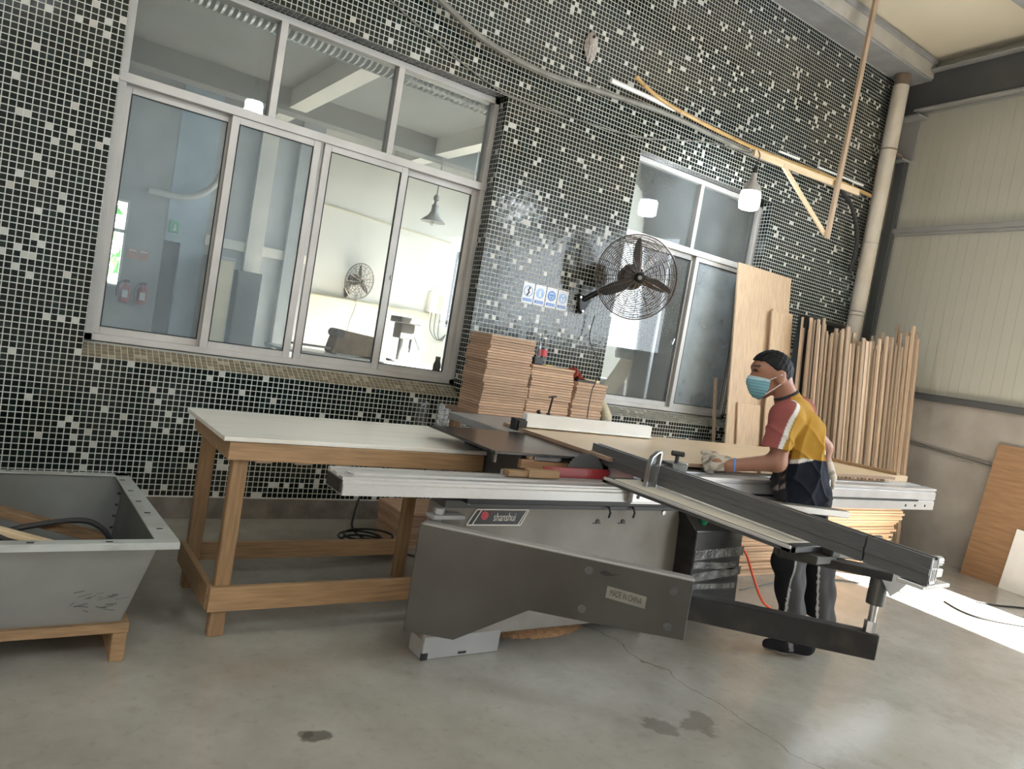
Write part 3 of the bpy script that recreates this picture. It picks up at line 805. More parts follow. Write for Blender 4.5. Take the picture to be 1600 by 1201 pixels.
P(MB().box((1.62, -2.13, 0.694), (3.00, -1.92, 0.736)), 'beam_mount', 'black', 0.003)
# long guide beam (profile in y-z, extruded along x)
prof = [(-2.200, 0.736), (-2.200, 0.776), (-2.192, 0.779), (-2.192, 0.790), (-2.184, 0.792), (-2.184, 0.800), (-2.150, 0.800), (-2.148, 0.793),
        (-2.125, 0.793), (-2.123, 0.803), (-2.085, 0.803), (-2.083, 0.795), (-2.06, 0.795), (-2.06, 0.806), (-2.035, 0.806), (-2.035, 0.736)]
gb = P(MB().prism([(1.045, y, z) for y, z in prof], (4.20, 0, 0)), 'guide_beam', 'alu_dirty', 0.0)
P(MB().box((1.038, -2.188, 0.742), (1.046, -2.05, 0.79)), 'end_cap', 'black', 0.002)
P(MB().tube([(1.06, -2.165, 0.806), (1.075, -2.14, 0.812), (1.10, -2.15, 0.806)], 0.006, 6), 'stop_screw', 'steel', 0, True)
# sliding carriage that runs on the beam
prof2 = [(-2.225, 0.735), (-2.225, 0.788), (-2.218, 0.792), (-2.218, 0.800), (-2.225, 0.804), (-2.225, 0.850), (-2.216, 0.853), (-2.216, 0.862), (-2.225, 0.865), (-2.225, 0.878),
         (-2.14, 0.878), (-2.138, 0.868), (-2.118, 0.868), (-2.116, 0.878), (-2.035, 0.878), (-2.035, 0.810), (-2.205, 0.810), (-2.205, 0.735)]
cr = P(MB().prism([(2.44, y, z) for y, z in prof2], (2.83, 0, 0)), 'sliding_carriage', 'alu_white', 0.0)
P(MB().box((2.60, -2.2265, 0.791), (5.05, -2.2245, 0.801)), 'groove', 'black', 0, parent=cr)
for x in (3.2, 4.05, 4.9, 5.02, 5.15):
    P(MB().cyl((x, -2.2275, 0.762), (x, -2.222, 0.762), 0.009, 10), 'bolt', 'black', 0, parent=cr)
P(MB().box((2.436, -2.235, 0.742), (2.60, -2.203, 0.80)), 'bearing_block', 'alu_white', 0.003, parent=cr)
P(MB().cyl((2.47, -2.238, 0.77), (2.47, -2.232, 0.77), 0.009, 10), 'bolt', 'black', 0, parent=cr)
# cast iron main table and grey extension
P(MB().box((1.79, -2.02, 0.888), (3.15, -1.40, 0.90)).box((1.79, -2.02, 0.85), (1.803, -1.99, 0.888)).box((2.02, -2.0, 0.86), (3.15, -1.42, 0.888)), 'main_table', 'cast_iron', 0.002)
P(MB().box((2.25, -1.40, 0.856), (3.30, -0.78, 0.90)), 'table_extension', 'ext_grey', 0.004)
P(MB().box((2.4, -1.35, 0.66), (2.9, -0.9, 0.852)), 'extension_support', 'steel_beam', 0.003)
P(MB().box((1.98, -1.95, 0.66), (3.0, -1.45, 0.872)), 'table_support', 'steel_beam', 0.003)
# blade, red guard panel
bl = MB(); n = 48
pts = []
for k in range(n * 2):
    t = 2 * math.pi * k / (2 * n); r = 0.152 if k % 2 else 0.145
    pts.append((2.30 + 0.86 * r * math.cos(t), -2.034, 0.792 + 0.86 * r * math.sin(t)))
bl.prism(pts, (0, 0.004, 0)); P(bl, 'saw_blade', 'steel_beam', 0)
P(MB().box((2.035, -2.062, 0.805), (2.43, -2.05, 0.853)), 'guard_panel', 'red_paint', 0.002)
P(MB().box((1.83, -2.032, 0.79), (2.03, -2.022, 0.825)), 'cover_strip', 'ext_grey', 0.002)
# rip fence
rf = P(MB().box((2.42, -1.345, 0.925), (3.40, -1.30, 1.000)).box((2.42, -1.36, 0.925), (3.40, -1.30, 0.932)), 'rip_fence', 'plastic_white', 0.003)
P(MB().box((2.36, -1.34, 0.90), (2.425, -1.28, 0.965)).box((2.37, -1.355, 0.918), (2.425, -1.30, 0.958)), 'fence_end', 'black', 0.003, parent=rf)
P(MB().box((2.60, -1.31, 0.90), (2.75, -1.10, 0.925)), 'fence_foot', 'steel_beam', 0.003, parent=rf)
P(MB().tube([(2.66, -1.22, 0.92), (2.66, -1.22, 0.985), (2.675, -1.22, 1.10)], 0.006, 8).tube([(2.645, -1.22, 1.094), (2.675, -1.22, 1.10), (2.70, -1.22, 1.104)], 0.005, 6).cyl((2.66, -1.22, 0.93), (2.662, -1.22, 1.0), 0.013, 10), 'clamp_screw', 'black', 0, True, parent=rf)
P(MB().tube([(2.61, -1.24, 0.95), (2.57, -1.24, 1.01)], 0.012, 8), 'clamp_lever', 'black', 0, True, parent=rf)
# crosscut outrigger table
ct = MB()
ct.box((2.232, -3.20, 0.834), (2.262, -2.235, 0.857)); ct.box((2.80, -3.20, 0.834), (2.84, -2.235, 0.857))
ct.box((2.232, -2.27, 0.834), (2.84, -2.235, 0.857)); ct.box((2.232, -3.20, 0.834), (2.84, -3.16, 0.857)); ct.box((2.52, -3.2, 0.834), (2.55, -2.25, 0.856))
cf = P(ct, 'crosscut_frame', 'steel_beam', 0.003)
P(MB().box((2.266, -3.155, 0.842), (2.515, -2.275, 0.859)), 'crosscut_board', 'cream_board', 0.002, parent=cf)
P(MB().box((2.555, -3.155, 0.842), (2.795, -2.275, 0.859)), 'crosscut_board', 'cream_board', 0.002, parent=cf)
P(MB().bar((2.228, -2.25, 0.855), (2.228, -3.20, 0.855), 0.012, 0.012), 'edge_strip', 'alu_frame', 0.002, parent=cf)
P(MB().box((2.33, -3.24, 0.805), (2.45, -3.14, 0.834)).box((2.40, -3.25, 0.834), (2.45, -3.205, 0.87)), 'clamp_block', 'arm_grey', 0.003, parent=cf)
P(MB().bar((2.74, -2.55, 0.846), (3.315, -2.745, 0.846), 0.06, 0.03), 'side_bar', 'steel', 0.003, parent=cf)
P(MB().box((2.40, -2.37, 0.858), (2.48, -2.30, 0.875)).cyl((2.44, -2.33, 0.875), (2.44, -2.33, 0.90), 0.012, 10), 'pivot_block', 'black', 0.002, parent=cf)
# long crosscut fence with extension, flip stop
def fence_section(mb, y0, y1):
    fp = [(0, 0.0), (0.048, 0.0), (0.048, 0.085), (0.034, 0.085), (0.034, 0.078), (0.014, 0.078), (0.014, 0.085), (0, 0.085), (0, 0.052), (-0.004, 0.050), (-0.004, 0.034), (0, 0.032)]
    xs = lambda y: 2.412 + (y + 1.95) * 0.066
    a = [Vector((xs(y0) + p[0], y0, 0.872 + p[1])) for p in fp]
    mb.prism(a, Vector((xs(y1) - xs(y0), y1 - y0, 0)))
fa = MB(); fence_section(fa, -1.93, -3.395); fn = P(fa, 'crosscut_fence', 'alu_grey', 0.0)
fa = MB(); fence_section(fa, -3.402, -3.61); P(fa, 'fence_extension', 'alu_grey', 0.0, parent=fn)
P(MB().box((2.402, -3.404, 0.872), (2.40 - 0.05, -3.394, 0.957)), 'fence_joint', 'black', 0.0, parent=fn)
e = MB(); ye = -3.6105; xe = 2.412 + (ye + 1.95) * 0.066
for (a0, b0, a1, b1) in ((0.004, 0.006, 0.044, 0.014), (0.004, 0.006, 0.008, 0.08), (0.040, 0.006, 0.044, 0.08), (0.018, 0.014, 0.021, 0.05), (0.027, 0.014, 0.030, 0.05), (0.004, 0.05, 0.044, 0.053)):
    e.box((xe + a0, ye - 0.001, 0.872 + b0), (xe + a1, ye + 0.002, 0.872 + b1))
P(e, 'profile_end', 'alu_white', 0, parent=fn)
P(MB().cyl((xe + 0.05, -3.57, 0.935), (xe + 0.12, -3.575, 0.935), 0.017, 16), 'lens_tube', 'chrome', 0, True, parent=fn)
P(MB().box((xe + 0.05, -3.59, 0.886), (xe + 0.13, -3.55, 0.912)), 'end_bracket', 'alu_white', 0.003, parent=fn)
P(MB().box((xe + 0.0, -3.60, 0.855), (xe + 0.17, -3.52, 0.868)), 'end_plate', 'alu_frame', 0.003, parent=fn)
# flip stop: D-shaped aluminium shoe across the fence, arm, block, T knob
xs2 = lambda y: 2.412 + (y + 1.95) * 0.066
yf = -2.40; xf = xs2(yf)
outer = [(-0.055, 0.83), (-0.060, 0.86), (-0.060, 0.955), (-0.048, 0.990), (-0.012, 1.012), (0.012, 1.016), (0.012, 0.825), (-0.045, 0.822)]
fs_ = P(MB().prism([(xf - 0.012 + a * 0.8, yf - 0.004, z) for a, z in outer], (0, 0.012, 0)), 'flip_stop', 'alu_grey', 0.002)
fr_ = MB()
for (p, q) in zip(outer, outer[1:] + outer[:1]):
    fr_.bar((xf - 0.012 + p[0] * 0.8, yf - 0.008, p[1]), (xf - 0.012 + q[0] * 0.8, yf - 0.008, q[1]), 0.02, 0.007)
P(fr_, 'stop_rim', 'steel', 0, parent=fs_)
P(MB().bar((xf - 0.02, yf - 0.005, 0.955), (xf + 0.10, yf + 0.02, 0.955), 0.022, 0.008), 'stop_arm', 'steel', 0.001, parent=fs_)
P(MB().box((xf + 0.055, yf - 0.035, 0.925), (xf + 0.155, yf + 0.045, 0.972)), 'stop_block', 'arm_grey', 0.004, parent=fs_)
P(MB().cyl((xf + 0.115, yf + 0.0, 0.97), (xf + 0.115, yf, 1.005), 0.009, 10).cyl((xf + 0.09, yf + 0.012, 1.012), (xf + 0.14, yf - 0.012, 1.012), 0.012, 10), 'knob', 'black', 0, True, parent=fs_)
P(MB().box((xf + 0.157, yf - 0.02, 0.93), (xf + 0.172, yf + 0.03, 0.975)), 'scale_lens', 'clear_plastic', 0.002, parent=fs_)
# swing arm: shaped sheet panel, black telescopic beam, post
A0 = Vector((1.42, -2.15, 0)); AD = Vector((0.744, -0.668, 0)).normalized(); AN = Vector((0.668, 0.744, 0)).normalized()
def AP(s, z, d=0.0):
    return A0 + AD * s + AN * d + Vector((0, 0, z))
poly = [(-0.013, 0.606), (0.0, 0.618), (1.054, 0.612), (1.056, 0.382), (0.697, 0.372), (0.464, 0.369), (0.193, 0.190), (-0.011, 0.181)]
ap = P(MB().prism([AP(s, z) for s, z in poly], AN * 0.012), 'arm_panel', 'arm_grey', 0.003)
P(MB().prism([AP(-0.012, 0.612, -0.001), AP(1.056, 0.606, -0.001), AP(1.056, 0.618, -0.001), AP(0.0, 0.624, -0.001)], AN * 0.05), 'panel_flange', 'steel_flange', 0.004, parent=ap)
for (s, z) in ((0.663, 0.571), (0.985, 0.560), (0.662, 0.420), (0.988, 0.422)):
    P(MB().cyl(AP(s, z, 0.002), AP(s, z, -0.005), 0.016, 14).cyl(AP(s, z, -0.004), AP(s, z, -0.010), 0.010, 6), 'bolt', 'steel_beam', 0, parent=ap)
P(MB().prism([AP(s, z, 0.001) for s, z in ((0.700, 0.574), (0.722, 0.585), (0.752, 0.575), (0.790, 0.582), (0.735, 0.562), (0.712, 0.566))], -AN * 0.0015), 'grease_smear', 'black', 0, parent=ap)
lp = P(MB().prism([AP(0.742, 0.482, 0.001), AP(0.893, 0.470, 0.001), AP(0.893, 0.516, 0.001), AP(0.742, 0.527, 0.001)], -AN * 0.0025), 'label_plate', 'plate_tan', 0.0, parent=ap)
text_mesh('MADE IN CHINA', 'lettering', 'letter_black', lp, AP(0.756, 0.493, -0.0025), AD * 1.0 + Vector((0, 0, -0.075)), (0, 0, 1), 0.024, 0.0006, width=0.122)
P(MB().prism([AP(0.30, 0.455, 0.03), AP(1.745, 0.447, 0.03), AP(1.745, 0.543, 0.03), AP(0.30, 0.55, 0.03)], AN * 0.06), 'telescopic_arm', 'arm_black', 0.004)
P(MB().cyl((1.508, -2.105, 0.20), (1.508, -2.105, 0.66), 0.018, 12).cyl((1.508, -2.105, 0.645), (1.508, -2.105, 0.672), 0.024, 6).box((1.47, -2.135, 0.628), (1.62, -2.07, 0.645)).box((1.47, -2.13, 0.2), (1.62, -2.07, 0.24)), 'arm_hinge', 'saw_light', 0.003)
pc = AP(1.716, 0, 0.06)
P(MB().cyl(pc + Vector((0, 0, 0.54)), pc + Vector((0, 0, 0.585)), 0.024, 8).cyl(pc + Vector((0, 0, 0.58)), pc + Vector((0, 0, 0.66)), 0.014, 12), 'post_screw', 'steel', 0, True)
P(MB().cyl(pc + Vector((0, 0, 0.648)), pc + Vector((0, 0, 0.79)), 0.032, 18).cyl(pc + Vector((0, 0, 0.79)), pc + Vector((0, 0, 0.835)), 0.034, 18), 'post', 'arm_grey', 0, True)
P(MB().prism([pc + Vector((-0.10, -0.01, 0.825)), pc + Vector((0.075, -0.11, 0.815)), pc + Vector((0.025, -0.065, 0.72)), pc + Vector((0.0, -0.05, 0.695))], Vector((0.004, 0.006, 0))), 'gusset', 'saw_light', 0.001)
P(MB().bar(pc + Vector((-0.40, 0.13, 0.835)), pc + Vector((0.08, -0.06, 0.835)), 0.09, 0.03), 'roller_arm', 'alu_frame', 0.003)
P(MB().bar((2.30, -3.10, 0.81), (2.60, -3.35, 0.80), 0.07, 0.03), 'link_arm', 'arm_black', 0.003)
# control box with buttons and tape
cbx = MB()
fy = -2.17
cbx._add([(3.02, fy, 0.14), (3.42, fy, 0.14), (3.42, fy + 0.30, 0.14), (3.02, fy + 0.30, 0.14), (3.0, fy, 0.582), (3.37, fy, 0.582), (3.38, fy + 0.07, 0.655), (2.97, fy + 0.07, 0.655), (3.38, fy + 0.30, 0.655), (2.97, fy + 0.30, 0.655)],
         [(0, 1, 5, 4), (4, 5, 6, 7), (7, 6, 8, 9), (1, 2, 8, 6, 5), (2, 3, 9, 8), (0, 4, 7, 9, 3), (0, 3, 2, 1)])
mat('box_dark', (0.05, 0.05, 0.05), 0.28, 0.4, 0, 7, 0.04, 20, color2=(0.03, 0.03, 0.03), stretch=(1, 1, 3), sharp=(0.4, 0.7))
cbo = P(cbx, 'control_box', 'box_dark', 0.004)
bdir = Vector((0, -0.72, 0.69))
for k, m_ in enumerate(('button_green', 'button_red', 'button_green')):
    c_ = Vector((3.075 + k * 0.095, fy + 0.035, 0.619))
    P(MB().cyl(c_, c_ + bdir * 0.016, 0.017, 14).cyl(c_ + bdir * 0.014, c_ + bdir * 0.026, 0.012, 14), 'push_button', m_, 0, True, parent=cbo)
for (z, h, x0, x1, sk) in ((0.455, 0.05, 3.012, 3.40, 0.02), (0.405, 0.035, 3.015, 3.35, -0.015), (0.335, 0.045, 3.02, 3.405, 0.03), (0.29, 0.03, 3.03, 3.38, -0.01)):
    P(MB().prism([(x0, fy - 0.003, z - h / 2), (x1, fy - 0.003, z - h / 2 + sk), (x1, fy - 0.003, z + h / 2 + sk), (x0, fy - 0.003, z + h / 2)], (0, 0.003, 0)), 'tape_strip', 'tape', 0, parent=cbo)
# bits on the body: nameplate, hooks, latches
y = -2.0525
npl = P(MB().prism([(1.680, y, 0.580), (1.966, y, 0.579), (2.004, y, 0.654), (1.722, y, 0.654)], (0, 0.002, 0)), 'nameplate', 'plate_dark', 0)
fr2 = MB(); q = [(1.684, 0.583), (1.964, 0.582), (1.999, 0.651), (1.724, 0.651)]
for (p_, r_) in zip(q, q[1:] + q[:1]):
    fr2.bar((p_[0], y - 0.0006, p_[1]), (r_[0], y - 0.0006, r_[1]), 0.001, 0.006)
for dx in (0.022, 0.262):
    fr2.bar((1.690 + dx, y - 0.0006, 0.585), (1.726 + dx, y - 0.0006, 0.649), 0.001, 0.005)
P(fr2, 'border', 'letter_white', 0, parent=npl)
P(MB().cyl((1.768, y + 0.0, 0.624), (1.768, y - 0.001, 0.624), 0.019, 20), 'red_emblem', 'label_red', 0, parent=npl)
P(MB().ring((1.768 + 0.032, y - 0.001, 0.638), (0, 1, 0), 0.004, 0.0008, 14, 4), 'small_ring', 'label_red', 0, parent=npl)
text_mesh('shanshui', 'lettering', 'letter_white', npl, (1.815, y - 0.0003, 0.601), (1, 0, 0), (0.08, 0, 1), 0.036, 0.0008, width=0.115)
for x in (2.44, 2.60):
    P(MB().tube([(x, -2.078, 0.68), (x, -2.095, 0.676), (x + 0.008, -2.098, 0.655), (x + 0.006, -2.095, 0.63)], 0.0055, 6), 'hook', 'black', 0, True)
for x in (2.42, 2.585):
    P(MB().cyl((x, -2.05, 0.60), (x, -2.056, 0.60), 0.011, 12).box((x - 0.03, -2.053, 0.588), (x + 0.02, -2.049, 0.592)), 'door_lock', 'black', 0)
P(MB().cyl((1.66, -2.078, 0.684), (1.66, -2.083, 0.684), 0.006, 10), 'screw_head', 'steel', 0)
P(MB().cyl((2.86, -2.05, 0.645), (2.86, -2.056, 0.645), 0.012, 12), 'screw_head', 'steel', 0)

# loose things about the saw
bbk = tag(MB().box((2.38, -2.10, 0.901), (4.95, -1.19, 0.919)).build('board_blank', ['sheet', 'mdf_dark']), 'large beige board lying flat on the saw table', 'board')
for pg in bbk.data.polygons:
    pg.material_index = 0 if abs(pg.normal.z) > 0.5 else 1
bs = MB().bar((4.92, -1.42, 0.9295), (5.12, -2.02, 0.9295), 0.03, 0.022)
tag(MB().box((4.952, -2.03, 0.88), (5.25, -1.25, 0.918)).build('board_blank', 'sheet', bevel=0.001), 'narrow beige board end resting at the far tip of the saw carriage', 'board')
tag(bs.build('wood_batten', 'pine_x', bevel=0.002), 'thin wooden batten lying on the narrow beige board end', 'batten')
for k, (x0, x1, y0, y1, z0, z1, m_, lb) in enumerate((
        (1.93, 2.10, -2.10, -2.06, 0.807, 0.842, 'pine', 'short tan wood offcut beside the red guard panel'),
        (1.95, 2.22, -2.00, -1.975, 0.826, 0.868, 'oak_x', 'long brown wood offcut behind the red guard panel'),
        (2.00, 2.10, -1.99, -1.96, 0.868, 0.889, 'pale_wood', 'tiny pale wood block on top of the brown offcut'),
        (1.83, 1.95, -2.09, -2.045, 0.807, 0.832, 'pine', 'stubby tan wood offcut at the end of the guide beam cover'))):
    tag(MB().box((x0, y0, z0), (x1, y1, z1)).build('wood_offcut', m_, bevel=0.0015), lb, 'offcut', 'offcuts by the saw blade')
sdm = MB(); nn = 18; V = []
for i in range(nn + 1):
    for j in range(nn + 1):
        a = i / nn * 2 - 1; b_ = j / nn * 2 - 1; r = math.hypot(a, b_)
        V.append((2.30 + a * 0.30, -1.86 + b_ * 0.12, max(0.0, 0.055 * (1 - r ** 1.5)) + 0.004 * random.random() * (r < 1) - 0.002))
sdm._add(V, [(i * (nn + 1) + j, (i + 1) * (nn + 1) + j, (i + 1) * (nn + 1) + j + 1, i * (nn + 1) + j + 1) for i in range(nn) for j in range(nn) if math.hypot((i + .5) / nn * 2 - 1, (j + .5) / nn * 2 - 1) < 1.02])
tag(sdm.build('sawdust_heap', 'sawdust', smooth=True, base=(2.30, -1.86, 0)), 'flat heap of brown sawdust on the floor under the saw', 'sawdust', kind='stuff')
tag(MB().tube(smooth_path([(3.40, -1.95, 0.50), (3.62, -1.93, 0.46), (3.80, -1.90, 0.36), (3.93, -1.88, 0.22), (4.02, -1.92, 0.06), (4.08, -1.97, 0.008), (4.0, -1.93, 0.007), (3.75, -1.79, 0.007), (3.45, -1.75, 0.007)], 6), 0.0075, 8).build('power_cord', 'cord_orange', smooth=True), 'bright orange power cord drooping from the control box to the floor', 'cord')
# ================================================================= WORK TABLE, HOPPER, STACKS, TIMBER
wt = thing('work_table', (1.37, -1.28, 0), 'pine work table with a pale laminate top beside the saw', 'table')
MB().prism([(0.742, -1.705, 0.812), (2.0, -1.67, 0.812), (2.012, -0.985, 0.812), (0.728, -1.05, 0.812)], (0, 0, 0.018)).build('table_top', 'table_top', wt, 0.002)
MB().box((0.77, -1.69, 0.735), (1.96, -1.665, 0.811)).build('apron', 'pine_x', wt, 0.002)
MB().box((0.77, -1.07, 0.735), (1.97, -1.045, 0.811)).build('apron', 'pine_x', wt, 0.002)
MB().box((0.77, -1.664, 0.735), (0.795, -1.071, 0.811)).build('apron', 'pine', wt, 0.002)
MB().box((1.945, -1.664, 0.735), (1.97, -1.071, 0.811)).build('apron', 'pine', wt, 0.002)
for (x, yy) in ((0.80, -1.66), (0.80, -1.12), (1.88, -1.66), (1.88, -1.12)):
    MB().box((x, yy, 0), (x + 0.062, yy + 0.045, 0.81)).build('leg', 'pine_z', wt, 0.003)
MB().box((0.778, -1.688, 0.115), (1.96, -1.662, 0.215)).build('stretcher', 'pine_x', wt, 0.002)
MB().box((0.778, -1.075, 0.115), (1.96, -1.05, 0.20)).build('stretcher', 'pine_x', wt, 0.002)
MB().box((0.772, -1.66, 0.115), (0.798, -1.076, 0.215)).build('stretcher', 'pine', wt, 0.002)
# splintered bits under the apron
ch = MB()
for k in range(7):
    x = 0.9 + k * 0.15 + random.uniform(-0.03, 0.03); ch.box((x, -1.689, 0.726), (x + 0.07, -1.668, 0.737))
ch.build('chipped_edge', 'brown_dirt', wt, 0.003)['kind'] = 'stuff'

hp = thing('steel_hopper', (-0.2, -1.55, 0.145), 'open grey sheet steel hopper with a bolted flange standing on a pallet', 'hopper')
X0, X1 = -1.15, 0.575; Y0, Y1 = -2.00, -1.02; ZT = 0.50; ZB = 0.148
xi0, xi1, yi0, yi1 = X0 + 0.07, X1 - 0.065, Y0 + 0.03, Y1 - 0.03
xb0, xb1, yb0, yb1 = X0 + 0.18, 0.455, -1.78, -1.22
th = 0.006
def side(pts, name='side_panel'):
    c = (Vector(pts[0]) + Vector(pts[1]) + Vector(pts[2]) + Vector(pts[3])) / 4
    nrm = (Vector(pts[1]) - Vector(pts[0])).cross(Vector(pts[2]) - Vector(pts[0])).normalized()
    o = MB().prism(pts, nrm * th).build(name, 'hopper_steel', hp)
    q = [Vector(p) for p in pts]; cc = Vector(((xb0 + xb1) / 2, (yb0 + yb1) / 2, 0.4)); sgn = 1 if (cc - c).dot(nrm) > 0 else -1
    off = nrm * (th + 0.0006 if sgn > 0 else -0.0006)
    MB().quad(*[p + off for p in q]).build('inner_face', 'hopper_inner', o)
    return o
fpn = side([(xb0, yb0, ZB), (xb1, yb0, ZB), (xi1, yi0, ZT), (xi0, yi0, ZT)])
side([(xb0, yb1, ZB), (xb1, yb1, ZB), (xi1, yi1, ZT), (xi0, yi1, ZT)])
side([(xb1, yb0, ZB), (xb1, yb1, ZB), (xi1, yi1, ZT), (xi1, yi0, ZT)])
side([(xb0, yb0, ZB), (xb0, yb1, ZB), (xi0, yi1, ZT), (xi0, yi0, ZT)])
MB().box((xb0, yb0, ZB), (xb1, yb1, ZB + 0.006)).build('bottom_panel', 'hopper_steel', hp)
MB().box((X0, Y0, ZT), (X1, Y0 + 0.045, ZT + 0.006)).box((X0, Y0, ZT - 0.018), (X1, Y0 + 0.004, ZT)).build('flange', 'hopper_rim', hp, 0.001)
MB().box((X0, Y1 - 0.045, ZT), (X1 - 0.05, Y1, ZT + 0.006)).build('flange', 'hopper_rim', hp, 0.001)
MB().prism([(X1 - 0.075, Y0 + 0.045, ZT), (X1, Y0 + 0.045, ZT), (X1 - 0.05, Y1, ZT), (X1 - 0.105, Y1, ZT)], (0, 0, 0.006)).build('flange', 'hopper_rim', hp, 0.001)
for (x, yy) in [(0.36, Y0 + 0.02), (0.14, Y0 + 0.02), (-0.08, Y0 + 0.02), (0.3, Y1 - 0.02), (0.08, Y1 - 0.02)] + [(X1 - 0.04 - 0.05 * t, Y0 + 0.12 + 0.8 * t) for t in (0.05, 0.3, 0.5, 0.7, 0.92)]:
    MB().box((x - 0.010, yy - 0.005, ZT + 0.0055), (x + 0.010, yy + 0.005, ZT + 0.0072)).build('bolt_hole', 'black', hp)
wl = MB()
for k in range(8):
    t = k / 8 + 0.06; p = Vector((xb1, yb1, ZB)).lerp(Vector((xi1, yi1, ZT)), t) + Vector((-0.01, -0.01, 0))
    wl.lathe(p - Vector((0, 0, 0.006)), (0, 0, 1), [(0, 0.002), (0.004, 0.007), (0.009, 0.006), (0.012, 0.001)], 6)
wl.build('weld_bead', 'black', hp)
sc = MB()
for k in range(22):
    a = random.gauss(0, 1) * 0.045; z = random.gauss(0, 1) * 0.03
    p = Vector((0.375 + a, 0, 0.245 + z)); d = Vector((random.uniform(0.01, 0.05), 0, random.uniform(-0.012, 0.018)))
    def onface(v):
        t = (v.z - ZB) / (ZT - ZB); return Vector((v.x, yb0 + (yi0 - yb0) * t - 0.0075, v.z))
    w = Vector((0, 0, random.uniform(0.0015, 0.004)))
    sc.quad(onface(p), onface(p + d), onface(p + d + w), onface(p + w))
sc.build('scuff_mark', 'steel_beam', fpn)['kind'] = 'stuff'
# things thrown into the hopper
for k, (p, q, w, h, lb) in enumerate((
        ((-0.75, -1.42, 0.69), (0.42, -1.42, 0.335), 0.07, 0.03, 'brown timber slat slanting down inside the hopper along the far side'),
        ((-0.75, -1.53, 0.665), (0.34, -1.53, 0.318), 0.05, 0.02, 'pale timber slat lying inside the hopper under the black strap'),
        ((-0.75, -1.62, 0.64), (0.30, -1.62, 0.30), 0.035, 0.015, 'thin timber slat lying inside the hopper beside the near side'),
        ((-0.4, -1.36, 0.20), (0.43, -1.40, 0.168), 0.05, 0.02, 'dark weathered slat lying flat on the hopper bottom'))):
    tag(MB().bar(p, q, w, h).build('scrap_timber', 'old_wood' if k == 0 or k == 3 else 'pale_wood', bevel=0.002), lb, 'slat', 'scrap in the hopper')
tag(MB().tube(smooth_path([(-0.2, -1.475, 0.25), (-0.05, -1.475, 0.335), (0.1, -1.475, 0.39), (0.277, -1.475, 0.425), (0.371, -1.475, 0.412), (0.432, -1.475, 0.334), (0.435, -1.475, 0.17)], 8), 0.011, 6).build('rubber_strap', 'rubber', smooth=True), 'black rubber strap arching inside the hopper', 'strap')
tag(MB().tube(smooth_path([(-0.5, -1.575, 0.62), (-0.1, -1.578, 0.46), (0.12, -1.578, 0.36), (0.2, -1.60, 0.165)], 8), 0.010, 6).build('rubber_strap', 'rubber', smooth=True), 'black rubber strap drooping over the slats inside the hopper', 'strap')
pl = thing('wooden_pallet', (-0.3, -1.5, 0), 'pine pallet under the steel hopper', 'pallet')
for yy in (-1.81, -1.66, -1.42, -1.25):
    MB().box((-1.2, yy, 0.112), (0.485, yy + 0.09, 0.147)).build('deck_board', 'pine', pl, 0.003)
for x in (-1.15, -0.4, 0.435):
    MB().box((x, -1.80, 0), (x + 0.048, -1.17, 0.112)).build('bearer', 'pine', pl, 0.003)

# --- boards stacked behind the saw
st = thing('low_bench', (3.15, -0.42, 0), 'low timber bench under the stacked brown boards', 'bench')
MB().box((2.60, -0.76, 0.84), (3.72, -0.12, 0.868)).build('bench_top', 'mdf_dark', st, 0.002)
for (x, yy) in ((2.64, -0.74), (3.62, -0.74), (2.64, -0.2), (3.62, -0.2)):
    MB().box((x, yy, 0), (x + 0.06, yy + 0.06, 0.84)).build('leg', 'pine_z', st, 0.002)
def board_stack(x0, x1, y0, y1, z0, z1, t, drift, lbl, grp):
    n = int(round((z1 - z0) / t)); proto = None
    t = (z1 - z0) / n
    dx = dy = 0
    for k in range(n):
        if k % 4 == 0:
            dx = random.uniform(-0.008, 0.008); dy = random.uniform(-0.007, 0.007)
        z = z0 + k * t; f = k / n
        if proto is None:
            proto = tag(MB().box((x0, y0, z), (x1, y1, z + t - 0.0012)).build('brown_board', 'mdf', bevel=0.0030), lbl, 'board', grp)
            base = proto.location.copy(); o = proto
        else:
            o = proto.copy(); COL.objects.link(o)
        o.location = (base.x + drift * f + dx + random.uniform(-0.004, 0.004), base.y + dy + random.uniform(-0.006, 0.006), base.z + k * t)
        o.rotation_euler = (0, 0, random.uniform(-0.006, 0.006))
board_stack(2.64, 3.01, -0.50, -0.22, 0.868, 1.408, 0.018, 0.0, 'brown fibreboard panel in the tallest stack beside the large window', 'boards of the tall stack')
board_stack(3.02, 3.40, -0.50, -0.22, 0.868, 1.250, 0.018, 0.0, 'brown fibreboard panel in the middle-height stack under the bottles', 'boards of the middle stack')
board_stack(3.41, 3.70, -0.50, -0.25, 0.868, 1.175, 0.022, 0.03, 'brown fibreboard panel in the lowest stack beside the cream hose', 'boards of the low stack')
